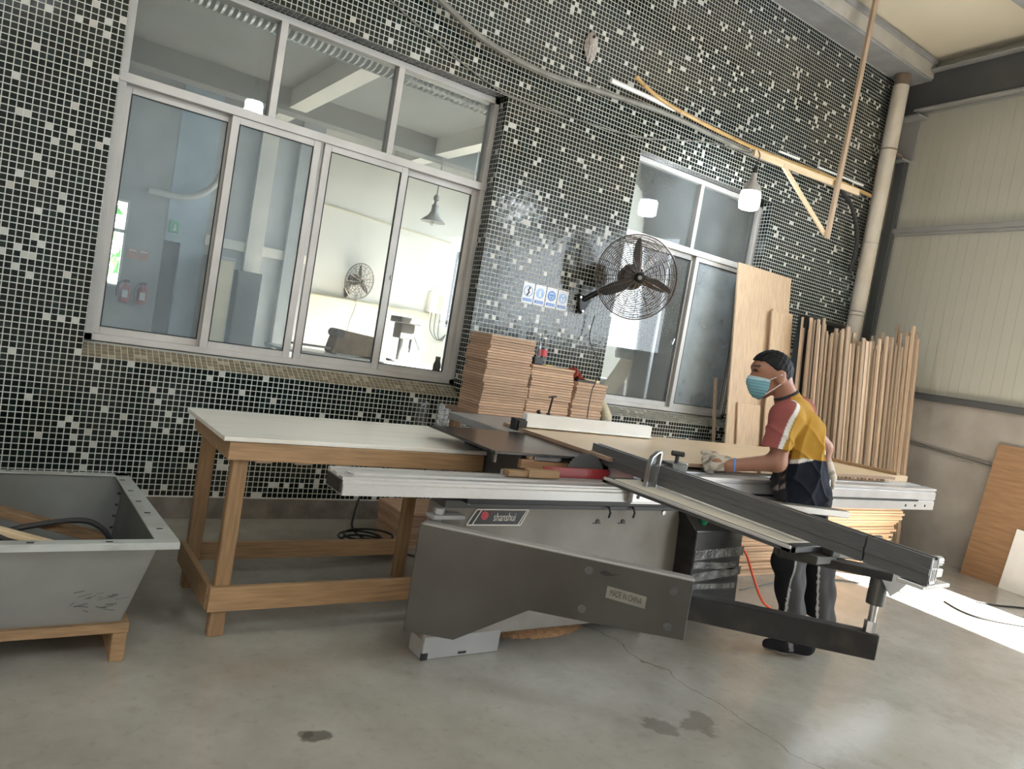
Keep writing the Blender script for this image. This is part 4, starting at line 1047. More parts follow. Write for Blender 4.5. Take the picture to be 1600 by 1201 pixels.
# bottles, black case, rag on the stacks
def bottle(x, yy, z, h, r, lb, cap, labelm=None):
    t = thing('plastic_bottle', (x, yy, z), lb, 'bottle', 'bottles on the stacked boards')
    MB().lathe((x, yy, z), (0, 0, 1), [(0, r * 0.9), (0.01, r), (h * 0.25, r * 0.96), (h * 0.3, r), (h * 0.55, r), (h * 0.62, r * 0.95), (h * 0.8, r * 0.5), (h * 0.86, r * 0.36), (h * 0.92, r * 0.36)], 16).build('bottle_body', 'bottle_plastic', t, smooth=True)
    MB().lathe((x, yy, z + h * 0.92), (0, 0, 1), [(0, r * 0.42), (h * 0.08, r * 0.42)], 12).build('cap', cap, t)
    if labelm:
        MB().lathe((x, yy, z + h * 0.3), (0, 0, 1), [(0, r * 1.01), (h * 0.25, r * 1.01)], 16, False).build('label_band', labelm, t, smooth=True)
    return t
def bottle_mat():
    m = bpy.data.materials.new('bottle_plastic'); m.use_nodes = True
    nt = m.node_tree; nt.nodes.clear(); out = nt.nodes.new('ShaderNodeOutputMaterial')
    tr = nt.nodes.new('ShaderNodeBsdfTransparent'); tr.inputs[0].default_value = (0.88, 0.9, 0.9, 1)
    gl = nt.nodes.new('ShaderNodeBsdfGlossy'); gl.inputs['Roughness'].default_value = 0.08
    df = nt.nodes.new('ShaderNodeBsdfDiffuse'); df.inputs[0].default_value = (0.7, 0.72, 0.72, 1)
    m1 = nt.nodes.new('ShaderNodeMixShader'); m1.inputs[0].default_value = 0.5; nt.links.new(gl.outputs[0], m1.inputs[1]); nt.links.new(df.outputs[0], m1.inputs[2])
    lw = nt.nodes.new('ShaderNodeLayerWeight'); lw.inputs[0].default_value = 0.35
    m2 = nt.nodes.new('ShaderNodeMixShader'); nt.links.new(lw.outputs['Facing'], m2.inputs[0]); nt.links.new(tr.outputs[0], m2.inputs[1]); nt.links.new(m1.outputs[0], m2.inputs[2])
    nt.links.new(m2.outputs[0], out.inputs[0]); MATS['bottle_plastic'] = m
bottle_mat()
bottle(3.10, -0.40, 1.2515, 0.22, 0.032, 'clear plastic spray bottle standing behind the black case', 'plastic_white')
bottle(3.19, -0.35, 1.2515, 0.20, 0.036, 'clear plastic bottle with a red label on the middle stack', 'plastic_white', 'label_red')
tag(MB().box((3.04, -0.475, 1.2515), (3.12, -0.44, 1.302)).build('small_case', 'black', bevel=0.008, segs=3), 'small black case on the middle stack of boards', 'case')
tag(MB().box((3.15, -0.47, 1.2515), (3.19, -0.45, 1.258)).cyl((3.185, -0.46, 1.255), (3.215, -0.465, 1.255), 0.003, 6).build('yellow_cutter', 'label_yellow', bevel=0.001), 'small yellow cutter lying before the bottles', 'cutter')
rg = MB(); V = []; nn = 14
for i in range(nn + 1):
    for j in range(nn + 1):
        u = i / nn * 2 - 1; v = j / nn * 2 - 1; r = math.hypot(u, v)
        V.append((3.475 + u * 0.075 * (1 + .2 * math.sin(5 * v)), -0.38 + v * 0.07, 1.178 + max(0.0, 0.085 * (1 - r * r * 0.6)) * (0.75 + 0.25 * math.sin(9 * u + 4 * v)) + 0.012 * math.sin(13 * u) * math.cos(11 * v)))
rg._add(V, [(i * (nn + 1) + j, (i + 1) * (nn + 1) + j, (i + 1) * (nn + 1) + j + 1, i * (nn + 1) + j + 1) for i in range(nn) for j in range(nn)])
ro = tag(rg.build('red_rag', 'rag_red'), 'crumpled dark red rag on the lowest stack of boards', 'rag')
so_ = ro.modifiers.new('solid', 'SOLIDIFY'); so_.thickness = 0.006
tag(MB().box((3.45, -0.485, 1.1755), (3.62, -0.44, 1.190)).build('scrap_bar', 'black', bevel=0.002), 'black bar lying along the front of the lowest stack', 'bar')
tag(MB().box((3.56, -0.43, 1.1755), (3.71, -0.30, 1.196)).build('scrap_block', 'pale_wood', bevel=0.002), 'pale wood scrap on the end of the lowest stack', 'offcut')
# cream hose standing up beside the stacks, black cable over them
tag(ribbed(smooth_path([(3.80, -0.12, 1.13), (3.83, -0.18, 1.10), (3.90, -0.26, 1.02), (3.93, -0.33, 0.9), (3.91, -0.36, 0.7), (3.90, -0.36, 0.0)], 10), 0.040, 0.012, 0.004, 16).build('cream_hose', 'hose', smooth=True), 'cream ribbed dust hose bent beside the lowest stack of boards', 'hose')
tag(MB().tube(smooth_path([(3.86, -0.06, 1.70), (3.84, -0.07, 1.5), (3.80, -0.30, 1.30), (3.56, -0.55, 1.18), (3.55, -0.54, 1.12), (3.50, -0.60, 0.92), (3.48, -0.66, 0.875)], 8), 0.004, 6).build('fan_cable', 'cable_black', smooth=True), 'thin black cable falling from the wall fan over the lowest stack', 'cable')
# small stack and cables on the floor under the guide beam
board_stack(2.12, 2.50, -0.66, -0.30, 0.0, 0.235, 0.0235, 0.0, 'dusty brown board stacked on the floor behind the work table', 'floor stack behind the table')
tag(MB().tube(smooth_path([(2.10, -0.10, 0.30), (2.02, -0.18, 0.10), (1.98, -0.3, 0.012), (2.02, -0.62, 0.012), (2.20, -0.85, 0.012), (2.45, -0.95, 0.012), (2.6, -0.8, 0.1)], 8), 0.008, 6).build('floor_cable', 'cable_black', smooth=True), 'black cable looping on the floor before the dusty board stack', 'cable')
cm = MB()
for k in range(7):
    cx, cy = 1.78 + random.uniform(-0.04, 0.04), -0.80 + random.uniform(-0.05, 0.05)
    cm.tube(smooth_path([(cx + 0.16 * math.cos(t) * (1 + .2 * math.sin(k)), cy + 0.12 * math.sin(t), 0.008 + 0.015 * k) for t in [i * math.pi / 6 for i in range(13)]], 2), 0.007, 5)
cmo = tag(cm.build('cable_coil', 'cable_black', smooth=True), 'tangle of black cable on the floor under the work table', 'cable')
cmo.location.x += 0.12; cmo.location.y += 0.12

# --- long planks stacked on the floor beyond the saw carriage
def plank_stack(x0, x1, y0, y1, z0, z1, n, lbl, grp):
    proto = None; t = (z1 - z0) / n
    for k in range(n):
        if proto is None:
            proto = tag(MB().box((x0, y0, z0), (x1, y1, z0 + t - 0.002)).build('long_plank', 'plank', bevel=0.0015), lbl, 'plank', grp); base = proto.location.copy(); o = proto
        else:
            o = proto.copy(); COL.objects.link(o)
        o.location = (base.x + random.uniform(-0.045, 0.045) + 0.05 * math.sin(k * 0.35), base.y + random.uniform(-0.012, 0.012), z0 + k * t)
        o.rotation_euler = (0, 0, random.uniform(-0.004, 0.004))
plank_stack(4.30, 6.50, -1.40, -0.95, 0.0, 0.62, 31, 'pale long plank in the floor stack beyond the saw carriage', 'planks of the floor stack')

# --- boards leaning on the wall
def lean(name, m_, x0, x1, ztop, ytop, ybot, t, lb, cat, grp=None, shift=0.0, z0=0.0):
    n_ = Vector((0, -(ztop - z0), (ytop - ybot))).normalized()
    n_ = Vector((0, -abs(n_.y), abs(n_.z)))
    a = [(x0, ybot, z0), (x1, ybot, z0), (x1 + shift, ytop, ztop), (x0 + shift, ytop, ztop)]
    return tag(MB().prism(a, n_ * t).build(name, m_, bevel=0.0015), lb, cat, grp)
lean('leaning_board', 'board', 5.44, 6.24, 2.445, -0.05, -0.38, 0.018, 'wide pale board leaning on the tiled wall beside the small window', 'board')
lean('leaning_board', 'board', 5.96, 6.26, 2.10, -0.125, -0.43, 0.020, 'narrow pale board with square top leaning on the wide board', 'board')
lean('leaning_board', 'board', 5.88, 6.18, 2.08, -0.155, -0.465, 0.018, 'second narrow pale board leaning before the square-topped one', 'board', shift=0.03)
lean('leaning_board', 'board', 5.60, 5.93, 1.18, -0.245, -0.42, 0.016, 'short pale board standing before the wide board', 'board', shift=-0.05)
lean('leaning_pole', 'strip', 5.395, 5.425, 1.36, -0.02, -0.32, 0.02, 'thin round-edged wooden pole leaning below the small window', 'pole', shift=0.05)

# --- bundle of thin timber strips in the corner
proto = None; rs = random.Random(5)
N = 69
for k in range(N):
    f = k / (N - 1)
    row = k % 3
    x = 6.22 + 0.95 * f + rs.uniform(-0.008, 0.008)
    h = 2.06 + rs.uniform(-0.10, 0.06) - 0.10 * math.sin(math.pi * min(1, f * 1.15)) + (0.10 if f > 0.86 else 0)
    yb = -0.62 - 0.10 * row - 0.30 * f; yt = -0.40 - 0.09 * row - 0.26 * f
    if f < 0.12:
        yb += 0.12; yt += 0.12
    if proto is None:
        proto = MB().box((-0.019, -0.009, 0), (0.019, 0.009, 1.0)).build('timber_strip', 'strip', base=(0, 0, 0))
        o = proto
    else:
        o = proto.copy(); COL.objects.link(o)
    d = Vector((rs.uniform(-0.02, 0.02) + 0.17 * f, yt - yb, h)).normalized(); L_ = h / d.z
    zax = d; xax = Vector((1, 0, 0)); yax = zax.cross(xax).normalized(); xax = yax.cross(zax).normalized()
    a = rs.uniform(-0.3, 0.3)
    xa = xax * math.cos(a) + yax * math.sin(a); ya = zax.cross(xa)
    sx = rs.choice([0.45, 0.7, 0.9, 1.05])
    o.matrix_world = Matrix.Translation((x, yb, 0.0)) @ Matrix((xa * sx, ya, zax * L_)).transposed().to_4x4()
    tag(o, 'thin sawn timber strip standing in the leaning bundle in the corner', 'timber strip', 'strips leaning in the corner')

# --- oak panel and white panel against the concrete wall
def rlean(name, m_, s0, s1, z1, d0, d1, t, lb, cat):
    a = [RW(s0, d0, 0), RW(s1, d0, 0), RW(s1, d1, z1), RW(s0, d1, z1)]
    return tag(MB().prism(a, RN * t).build(name, m_, bevel=0.0015), lb, cat)
rlean('oak_panel', 'oak_x', 1.66, 2.36, 1.21, 0.20, 0.012, 0.018, 'brown oak-grain panel leaning on the concrete wall', 'panel')
wp = rlean('white_board', 'plastic_white', 2.02, 2.75, 0.52, 0.255, 0.15, 0.015, 'low white panel leaning before the oak-grain panel', 'panel')
# conduit on the concrete wall and cables on the floor
cdt = tag(MB().tube([RW(s, 0.02, z) for s, z in ((0.15, 1.11), (0.54, 1.07), (1.1, 1.025), (1.66, 0.98))], 0.009, 6).tube([RW(s, 0.018, z + 0.025) for s, z in ((0.15, 1.11), (0.54, 1.07), (1.1, 1.025), (1.66, 0.985))], 0.007, 6).build('wall_cable', 'cable_grey', smooth=True), 'twin grey cable clipped along the concrete wall', 'cable')
tag(MB().tube(smooth_path([(4.2, -1.62, 0.006), (4.9, -1.52, 0.006), (5.37, -1.57, 0.006), (5.7, -1.78, 0.006), (5.85, -1.98, 0.006), (6.3, -2.1, 0.006)], 8), 0.006, 6).build('floor_cable', 'cable_grey', smooth=True), 'grey cable running across the sunlit floor past the plank stack', 'cable')
tag(MB().tube(smooth_path([(5.975, -2.113, 0.007), (5.87, -2.28, 0.007), (5.89, -2.42, 0.007), (6.13, -2.6, 0.007), (6.5, -2.75, 0.007)], 8), 0.008, 6).build('floor_cable', 'cable_black', smooth=True), 'black cable curling on the sunlit floor before the white panel', 'cable')
tag(MB().tube(smooth_path([(6.35, -2.18, 0.006), (6.5, -2.28, 0.006), (6.75, -2.38, 0.006), (7.0, -2.6, 0.006)], 8), 0.007, 6).build('floor_cable', 'cable_black', smooth=True), 'short black cable on the floor close to the white panel', 'cable')
# ================================================================= FIXTURES ON AND ABOUT THE TILED WALL
dp = thing('drain_pipe', (7.32, -0.15, 0), 'cream plastic drain pipe running down the corner of the tiled wall', 'pipe')
MB().cyl((7.32, -0.15, 0), (7.32, -0.15, 4.66), 0.078, 24).build('pipe_body', 'pvc_pipe', dp, smooth=True)
MB().cyl((7.32, -0.15, 4.66), (7.32, -0.15, 4.775), 0.072, 24).build('pipe_spigot', 'brown_dirt', dp, smooth=True)
MB().ring((7.32, -0.15, 4.0), (0, 0, 1), 0.080, 0.007, 28, 6).bar((7.39, -0.15, 4.0), (7.56, -0.15, 4.0), 0.05, 0.012).build('pipe_clip', 'brown_dirt', dp)
MB().ring((7.32, -0.15, 3.02), (0, 0, 1), 0.080, 0.004, 28, 6).build('tie_wire', 'steel', dp)
MB().ring((7.32, -0.15, 2.30), (0, 0, 1), 0.080, 0.004, 28, 6).build('tie_wire', 'steel', dp)
MB().ring((7.32, -0.15, 2.26), (0, 0, 1), 0.080, 0.004, 28, 6).build('tie_wire', 'steel', dp)

def make_fan(c, nrm, R, bracket, label, rings, spokes, blade_ang, wire, upv=(0, 0, 1)):
    c = Vector(c); n_ = Vector(nrm).normalized()
    side_ = Vector(upv).cross(n_).normalized(); up_ = n_.cross(side_).normalized()
    def fp(r, ang, d):
        return c + (side_ * math.cos(ang) + up_ * math.sin(ang)) * r + n_ * d
    f = thing('wall_fan', bracket, label, 'fan', 'industrial wall fans')
    g = MB()
    for k in range(rings):
        r = R * (0.16 + 0.84 * k / (rings - 1)); g.ring(c + n_ * (0.075 * (1 - (r / R) ** 2)), n_, r, wire if k < rings - 1 else wire * 2.2, 44, 4)
    for k in range(spokes):
        a = 2 * math.pi * k / spokes + 0.1
        g.tube([fp(R * t, a, 0.075 * (1 - t * t)) for t in (0.12, 0.35, 0.6, 0.8, 1.0)], wire * 1.25, 4)
    g.build('front_guard', 'fan_wire', f)
    g = MB()
    for k in range(rings * 2 // 3):
        r = R * (0.35 + 0.65 * k / (rings * 2 // 3 - 1)); g.ring(c - n_ * (0.015 + 0.075 * (1 - (r / R) ** 2)), n_, r, wire, 44, 4)
    for k in range(spokes):
        a = 2 * math.pi * k / spokes + 0.25
        g.tube([fp(R * t, a, -0.015 - 0.075 * (1 - t * t)) for t in (0.3, 0.6, 0.8, 1.0)], wire * 1.25, 4)
    g.build('rear_guard', 'fan_wire', f)
    for a0 in blade_ang:
        a = math.radians(a0); b_ = MB(); rows = []
        for t, w0, w1, tw in ((0.12, -0.10, 0.10, 0.5), (0.3, -0.10, 0.13, 0.45), (0.5, -0.09, 0.15, 0.38), (0.7, -0.07, 0.13, 0.3), (0.86, -0.03, 0.08, 0.25), (0.93, 0.0, 0.03, 0.2)):
            p0 = Vector((t, w0)); p1 = Vector((t, w1)); row = []
            for (rr, ww) in (p0, p1):
                d = -0.02 + ww * tw * 0.6
                rad = side_ * math.cos(a) + up_ * math.sin(a); tan = -side_ * math.sin(a) + up_ * math.cos(a)
                row.append(c + rad * (rr * R) + tan * (ww * R * 1.0) + n_ * (d * R + 0.005))
            rows.append(row)
        V = [p for r_ in rows for p in r_] + [p + n_ * 0.003 for r_ in rows for p in r_]
        F = []; m_ = len(rows) * 2
        for i in range(len(rows) - 1):
            q = (2 * i, 2 * i + 1, 2 * i + 3, 2 * i + 2)
            F += [q, tuple(m_ + x for x in q[::-1]), (2 * i, 2 * i + 2, m_ + 2 * i + 2, m_ + 2 * i), (2 * i + 1, m_ + 2 * i + 1, m_ + 2 * i + 3, 2 * i + 3)]
        e_ = 2 * (len(rows) - 1); F += [(0, m_, m_ + 1, 1), (e_, e_ + 1, m_ + e_ + 1, m_ + e_)]
        b_._add(V, F); b_.build('fan_blade', 'fan_black', f, smooth=True)
    MB().lathe(c - n_ * 0.02, n_, [(0, R * 0.10), (0.05, R * 0.11), (0.10, R * 0.11), (0.112, R * 0.08)], 20).build('hub_cap', 'fan_black', f, smooth=True)
    MB().lathe(c + n_ * 0.092, n_, [(0, R * 0.05), (0.003, R * 0.05)], 14).build('badge', 'steel', f)
    MB().lathe(c - n_ * 0.24, n_, [(0, R * 0.16), (0.02, R * 0.28), (0.10, R * 0.32), (0.18, R * 0.26), (0.20, R * 0.12)], 20).build('motor', 'fan_black', f, smooth=True)
    br = Vector(bracket); rear = c - n_ * 0.2
    mid = Vector(((br.x + rear.x) / 2, min(br.y, rear.y) - 0.02, (br.z + rear.z) / 2 + 0.05))
    MB().tube(smooth_path([br + Vector((0, -0.03, 0.03)), mid, rear + Vector((0, 0, -0.06)), rear + Vector((0, 0, -0.01))], 6), 0.022, 10).build('arm', 'fan_black', f, smooth=True)
    MB().prism([br + Vector((-0.06, 0, 0.06)), br + Vector((0.06, 0, 0.06)), br + Vector((0.045, 0, -0.02)), br + Vector((0.0, 0, -0.09)), br + Vector((-0.03, 0, -0.06))], (0, -0.035, 0)).build('bracket', 'fan_black', f, 0.01, segs=2)
    for (dx, dz) in ((-0.04, 0.042), (0.04, 0.042), (0.0, -0.062)):
        MB().cyl(br + Vector((dx, -0.034, dz)), br + Vector((dx, -0.042, dz)), 0.009, 10).build('bolt', 'chrome', f)
    return f
make_fan((3.955, -0.36, 2.03), (-0.44, -0.89, -0.08), 0.325, (3.74, -0.005, 1.775), 'black wall fan with a wire cage beside the small window', 22, 16, (96, -14, 214), 0.0023)

# LED bulbs
emis('bulb_glow', (0.88, 0.95, 1.0), 42.0)
def led_bulb(x, yy, ztop, label, cord_top):
    b_ = thing('led_bulb', (x, yy, ztop - 0.30), label, 'bulb', 'hanging bulbs')
    MB().lathe((x, yy, ztop - 0.305), (0, 0, 1), [(0, 0.02), (0.004, 0.06), (0.012, 0.078), (0.04, 0.085), (0.12, 0.085), (0.15, 0.078)], 24).build('diffuser', 'bulb_glow', b_, smooth=True)
    MB().lathe((x, yy, ztop - 0.155), (0, 0, 1), [(0, 0.079), (0.05, 0.068), (0.085, 0.035), (0.10, 0.026), (0.155, 0.024)], 20).build('bulb_collar', 'alu_white', b_, smooth=True)
    MB().lathe((x, yy, ztop - 0.02), (0, 0, 1), [(0, 0.022), (0.06, 0.02), (0.085, 0.008)], 14).build('lamp_socket', 'black', b_, smooth=True)
    MB().tube(cord_top, 0.004, 6).build('flex', 'cable_black', b_, smooth=True)
    return b_
led_bulb(4.972, -0.45, 3.10, 'glowing white LED bulb hanging from the pale wooden bracket', smooth_path([(4.972, -0.45, 3.16), (4.98, -0.45, 3.2), (4.985, -0.46, 3.25), (4.96, -0.45, 3.285), (4.93, -0.43, 3.27)], 5))
led_bulb(1.75, -2.7, 3.40, 'glowing white LED bulb hanging high above the work table', [(1.75, -2.7, 3.46), (1.75, -2.7, 5.0)])
led_bulb(5.6, -4.0, 3.40, 'glowing white LED bulb hanging near the side window openings', [(5.6, -4.0, 3.46), (5.6, -4.0, 5.0)])
# pale timber bracket: slat, brace, long hanger
wbk = thing('timber_bracket', (6.1, -0.45, 2.82), 'pale timber bracket of slat, brace and long hanger by the drain pipe', 'bracket')
MB().bar((4.93, -0.44, 3.262), (6.52, -0.42, 3.335), 0.022, 0.055).build('slat', 'pale_wood', wbk, 0.002)
MB().bar((5.33, -0.44, 3.262), (6.09, -0.44, 2.84), 0.02, 0.042).build('brace', 'pale_wood', wbk, 0.002)
MB().bar((6.095, -0.47, 2.80), (6.135, -0.47, 4.995), 0.05, 0.03, up=(0, 1, 0)).build('hanger', 'strip', wbk, 0.002)
# cables, bamboo, tube
tag(MB().tube(smooth_path([(1.4, -0.10, 3.72), (2.081, -0.10, 3.475), (2.45, -0.10, 3.355), (2.951, -0.10, 3.312), (3.555, -0.10, 3.36), (4.246, -0.12, 3.40), (5.324, -0.12, 3.385), (6.091, -0.12, 3.425), (7.0, -0.12, 3.45)], 6), 0.022, 8).build('thick_cable', 'cable_grey', smooth=True), 'thick grey cable sagging along the tiled wall above the windows', 'cable')
bmb = thing('bamboo_pole', (5.2, -0.16, 3.40), 'long yellow bamboo pole tied along the thick cable', 'pole')
bpth = smooth_path([(3.763, -0.16, 3.545), (4.171, -0.17, 3.45), (5.245, -0.16, 3.425), (6.2, -0.16, 3.47), (7.2, -0.12, 3.50)], 8)
MB().tube(bpth, 0.016, 10).build('cane', 'bamboo', bmb, smooth=True)
for i in (3, 9, 14, 19, 24, 28):
    p_ = bpth[i]; d_ = (bpth[i + 1] - bpth[i]).normalized()
    MB().ring(p_, d_, 0.017, 0.003, 12, 5).build('node_ring', 'oak_x', bmb)
tag(MB().tube([(3.547, -0.14, 3.447), (3.9, -0.14, 3.452), (4.236, -0.15, 3.444)], 0.018, 10).build('white_tube', 'plastic_white', smooth=True), 'short white plastic tube tied to the thick cable', 'tube')
tag(MB().tube([(5.55, -0.195, 3.478), (5.85, -0.195, 3.492)], 0.010, 8).build('white_tube', 'plastic_white', smooth=True), 'thin white tube lying on the bamboo pole beside the bracket hanger', 'tube')
tag(MB().tube([(6.15, -0.195, 3.50), (6.95, -0.175, 3.535)], 0.010, 8).build('white_tube', 'plastic_white', smooth=True), 'thin white tube lying on the bamboo pole next to the drain pipe', 'tube')
tag(MB().tube(smooth_path([(1.2, -0.012, 3.62), (1.784, -0.012, 3.38), (2.121, -0.012, 3.263), (2.668, -0.012, 3.11), (3.242, -0.012, 3.118), (4.026, -0.012, 3.18), (4.755, -0.06, 3.345), (5.0, -0.30, 3.30), (4.96, -0.40, 3.29)], 6), 0.006, 6).build('thin_wire', 'cable_grey', smooth=True), 'thin dusty wire drooping over the tiled wall to the bulb', 'wire')
tag(MB().tube(smooth_path([(6.60, -0.17, 3.40), (6.85, -0.16, 3.30), (7.05, -0.14, 3.10), (7.13, -0.12, 2.9), (7.16, -0.08, 2.7)], 6), 0.022, 8).build('black_hose', 'rubber', smooth=True), 'black hose curving down to the drain pipe', 'hose')
# mud nest on the tiles
nm = MB(); V = []; F = []; a_ = 18; b2 = 12
for i in range(b2 + 1):
    th_ = math.pi * i / b2
    for j in range(a_):
        ph = 2 * math.pi * j / a_
        k = 1 + 0.14 * math.sin(5 * ph + 3 * th_) + 0.08 * random.uniform(-1, 1)
        V.append((3.40 + 0.055 * k * math.sin(th_) * math.cos(ph) - 0.02 * math.cos(th_) * 0, -0.012 - 0.035 * abs(math.sin(th_) * math.sin(ph)) * k, 3.675 + 0.105 * k * math.cos(th_)))
for i in range(b2):
    for j in range(a_):
        j2 = (j + 1) % a_; F.append((i * a_ + j, i * a_ + j2, (i + 1) * a_ + j2, (i + 1) * a_ + j))
nm._add(V, F)
mat('mud', (0.42, 0.38, 0.35), 0.95, 0, 0.25, 40, 0.6, 90)
nst = thing('mud_nest', (3.40, 0, 3.57), 'lumpy grey mud nest stuck to the tiled wall above the cable', 'nest')
nm.build('nest_body', 'mud', nst, smooth=True)
MB().cyl((3.385, -0.05, 3.735), (3.385, -0.060, 3.735), 0.012, 10).build('entrance', 'black', nst)
# four safety notices
for k in range(4):
    x = 3.167 + k * 0.1115; z0 = 1.686 - 0.0; w = 0.103; h = 0.155; yy = -0.0055
    s_ = thing('safety_notice', (x, 0, z0), ('paper safety notice with a pale blue ring around a black squiggle', 'paper safety notice with a solid blue disc sign', 'paper safety notice with a blue goggles-and-mask head sign', 'paper safety notice with a blue disc of gloves, next to the fan bracket')[k], 'notice', 'safety notices on the tiles')
    MB().box((x, yy, z0), (x + w, yy + 0.0045, z0 + h)).build('paper', 'sign_paper', s_)
    c_ = Vector((x + w / 2, yy, z0 + 0.092)); r = 0.039
    if k == 0:
        MB().ring(c_ + Vector((0, -0.0005, 0)), (0, 1, 0), r, 0.004, 24, 4).build('sign_ring', 'sign_pale', s_)
        MB().tube([c_ + Vector((a, -0.0015, b_)) for a, b_ in ((0.004, 0.032), (0.008, 0.02), (-0.004, 0.008), (0.008, -0.006), (-0.002, -0.02), (-0.010, -0.034))], 0.0055, 5).build('pictogram', 'letter_black', s_)
    else:
        MB().cyl(c_ + Vector((0, 0.001, 0)), c_ + Vector((0, -0.001, 0)), r, 26).build('sign_disc', 'sign_blue' if k == 2 else 'sign_pale', s_)
        if k == 1:
            MB().prism([c_ + Vector((a, -0.0012, b_)) for a, b_ in ((-0.012, -0.02), (0.0, -0.03), (0.012, -0.02), (0.006, 0.0), (0.008, 0.016), (0.0, 0.026), (-0.008, 0.014))], (0, -0.0008, 0)).build('pictogram', 'sign_paper', s_)
        if k == 2:
            MB().prism([c_ + Vector((a, -0.0012, b_)) for a, b_ in ((-0.027, -0.012), (-0.012, -0.030), (0.012, -0.030), (0.027, -0.012), (0.029, 0.012), (0.016, 0.028), (-0.016, 0.028), (-0.029, 0.012))], (0, -0.0006, 0)).build('pictogram', 'sign_pale', s_)
            MB().box(c_ + Vector((-0.021, -0.003, 0.0)), c_ + Vector((0.021, -0.0019, 0.011))).build('goggles', 'sign_blue', s_)
            MB().prism([c_ + Vector((a, -0.0019, b_)) for a, b_ in ((-0.010, -0.014), (0.0, -0.024), (0.010, -0.014), (0.0, -0.006))], (0, -0.0008, 0)).build('mask_shape', 'sign_blue', s_)
        if k == 3:
            for sx in (-1, 1):
                MB().prism([c_ + Vector((a * sx, -0.0012, b_)) for a, b_ in ((0.003, -0.030), (0.016, -0.028), (0.022, -0.008), (0.014, 0.006), (0.006, -0.006))], (0, -0.0008, 0)).build('pictogram', 'sign_paper', s_)
            MB().cyl(c_ + Vector((0, -0.001, 0.02)), c_ + Vector((0, -0.002, 0.02)), 0.010, 14).build('pictogram', 'sign_paper', s_)
    MB().box((x + 0.010, yy - 0.0008, z0 + 0.014), (x + w - 0.010, yy, z0 + 0.036)).build('caption_bar', 'sign_blue', s_)
    cp = MB()
    for q in range(4):
        cx = x + 0.020 + q * 0.017 + (0.004 if k else 0)
        cp.box((cx, yy - 0.0014, z0 + 0.019), (cx + 0.010, yy - 0.0008, z0 + 0.0215)); cp.box((cx, yy - 0.0014, z0 + 0.027), (cx + 0.010, yy - 0.0008, z0 + 0.0295)); cp.box((cx + 0.004, yy - 0.0014, z0 + 0.017), (cx + 0.0062, yy - 0.0008, z0 + 0.032))
    co_ = cp.build('caption_glyphs', 'sign_paper', s_); co_['kind'] = 'stuff'

# ================================================================= THE ROOM BEHIND THE WINDOWS
tag(ribbed([(-0.6, 0.58, 3.30), (3.6, 0.58, 3.27)], 0.155, 0.045, 0.012, 22).build('corrugated_duct', 'galv', smooth=True), 'silver corrugated duct running behind the top of the large window', 'duct')
tag(ribbed(smooth_path([(3.6, 0.95, 3.27), (4.7, 0.95, 3.26), (5.05, 0.95, 3.22), (5.22, 0.95, 3.06), (5.28, 0.95, 2.85), (5.28, 0.95, 2.62)], 10), 0.105, 0.045, 0.014, 20).build('corrugated_duct', 'galv', smooth=True), 'silver corrugated duct bending down behind the small window', 'duct')
cy = thing('dust_pipe', (5.27, 0.95, 1.5), 'galvanised dust pipe with flange behind the small window', 'pipe')
MB().cyl((5.28, 0.95, 1.72), (5.28, 0.95, 2.62), 0.095, 20).build('pipe_body', 'galv', cy, smooth=True)
MB().cyl((5.28, 0.95, 2.585), (5.28, 0.95, 2.605), 0.15, 20).build('flange', 'galv', cy)
MB().cyl((5.28, 0.95, 1.71), (5.28, 0.95, 1.73), 0.15, 20).build('flange', 'galv', cy)
MB().lathe((5.28, 0.95, 1.40), (0, 0, 1), [(0, 0.16), (0.06, 0.17), (0.31, 0.10)], 20).build('manifold', 'galv', cy, smooth=True)
tag(ribbed(smooth_path([(5.24, 0.93, 1.40), (5.10, 0.90, 1.2), (4.85, 0.80, 1.0), (4.5, 0.7, 0.9), (4.2, 0.62, 0.86)], 8), 0.075, 0.02, 0.006, 16).build('dust_hose', 'hose', smooth=True), 'cream dust hose sweeping sideways from the manifold behind the small window', 'hose')
tag(ribbed(smooth_path([(5.32, 0.93, 1.40), (5.36, 0.92, 1.2), (5.45, 0.95, 0.9), (5.5, 1.0, 0.5), (5.5, 1.05, 0.02)], 8), 0.075, 0.02, 0.006, 16).build('dust_hose', 'hose', smooth=True), 'cream dust hose dropping straight from the manifold behind the small window', 'hose')
mc = thing('dust_machine', (4.6, 1.8, 0), 'grey dust collecting machine standing behind the small window', 'machine')
MB().box((4.2, 1.4, 0.12), (5.7, 2.2, 1.15)).build('cabinet', 'ext_grey', mc, 0.01)
MB().box((4.3, 1.39, 0.3), (4.9, 1.4, 1.0)).build('door_panel', 'steel_flange', mc, 0.003)
for (x, yy) in ((4.25, 1.45), (5.6, 1.45), (4.25, 2.1), (5.6, 2.1)):
    MB().box((x, yy, 0), (x + 0.05, yy + 0.05, 0.12)).build('leg', 'steel_beam', mc)
for k, (x, z0, z1) in enumerate(((6.0, 0, 1.32), (6.12, 0, 1.14))):
    tag(MB().box((x, 1.05 + 0.22 * (1 - k), z0), (x + 0.2, 1.25 + 0.22 * (1 - k), z1)).build('wood_post', 'oak_x', bevel=0.003), ('taller brown wood post standing behind the small window', 'shorter brown wood post standing behind the small window')[k], 'post')
struct(MB().box((4.55, 2.9, 0), (9.0, 3.0, 4.3)).build('wall_partition', 'paint_white'))
make_fan((4.80, 7.22, 1.95), (0.30, -0.94, -0.12), 0.30, (4.70, 7.495, 1.73), 'black wall fan on the white wall seen through the large window', 8, 14, (100, 190, -40), 0.0032)
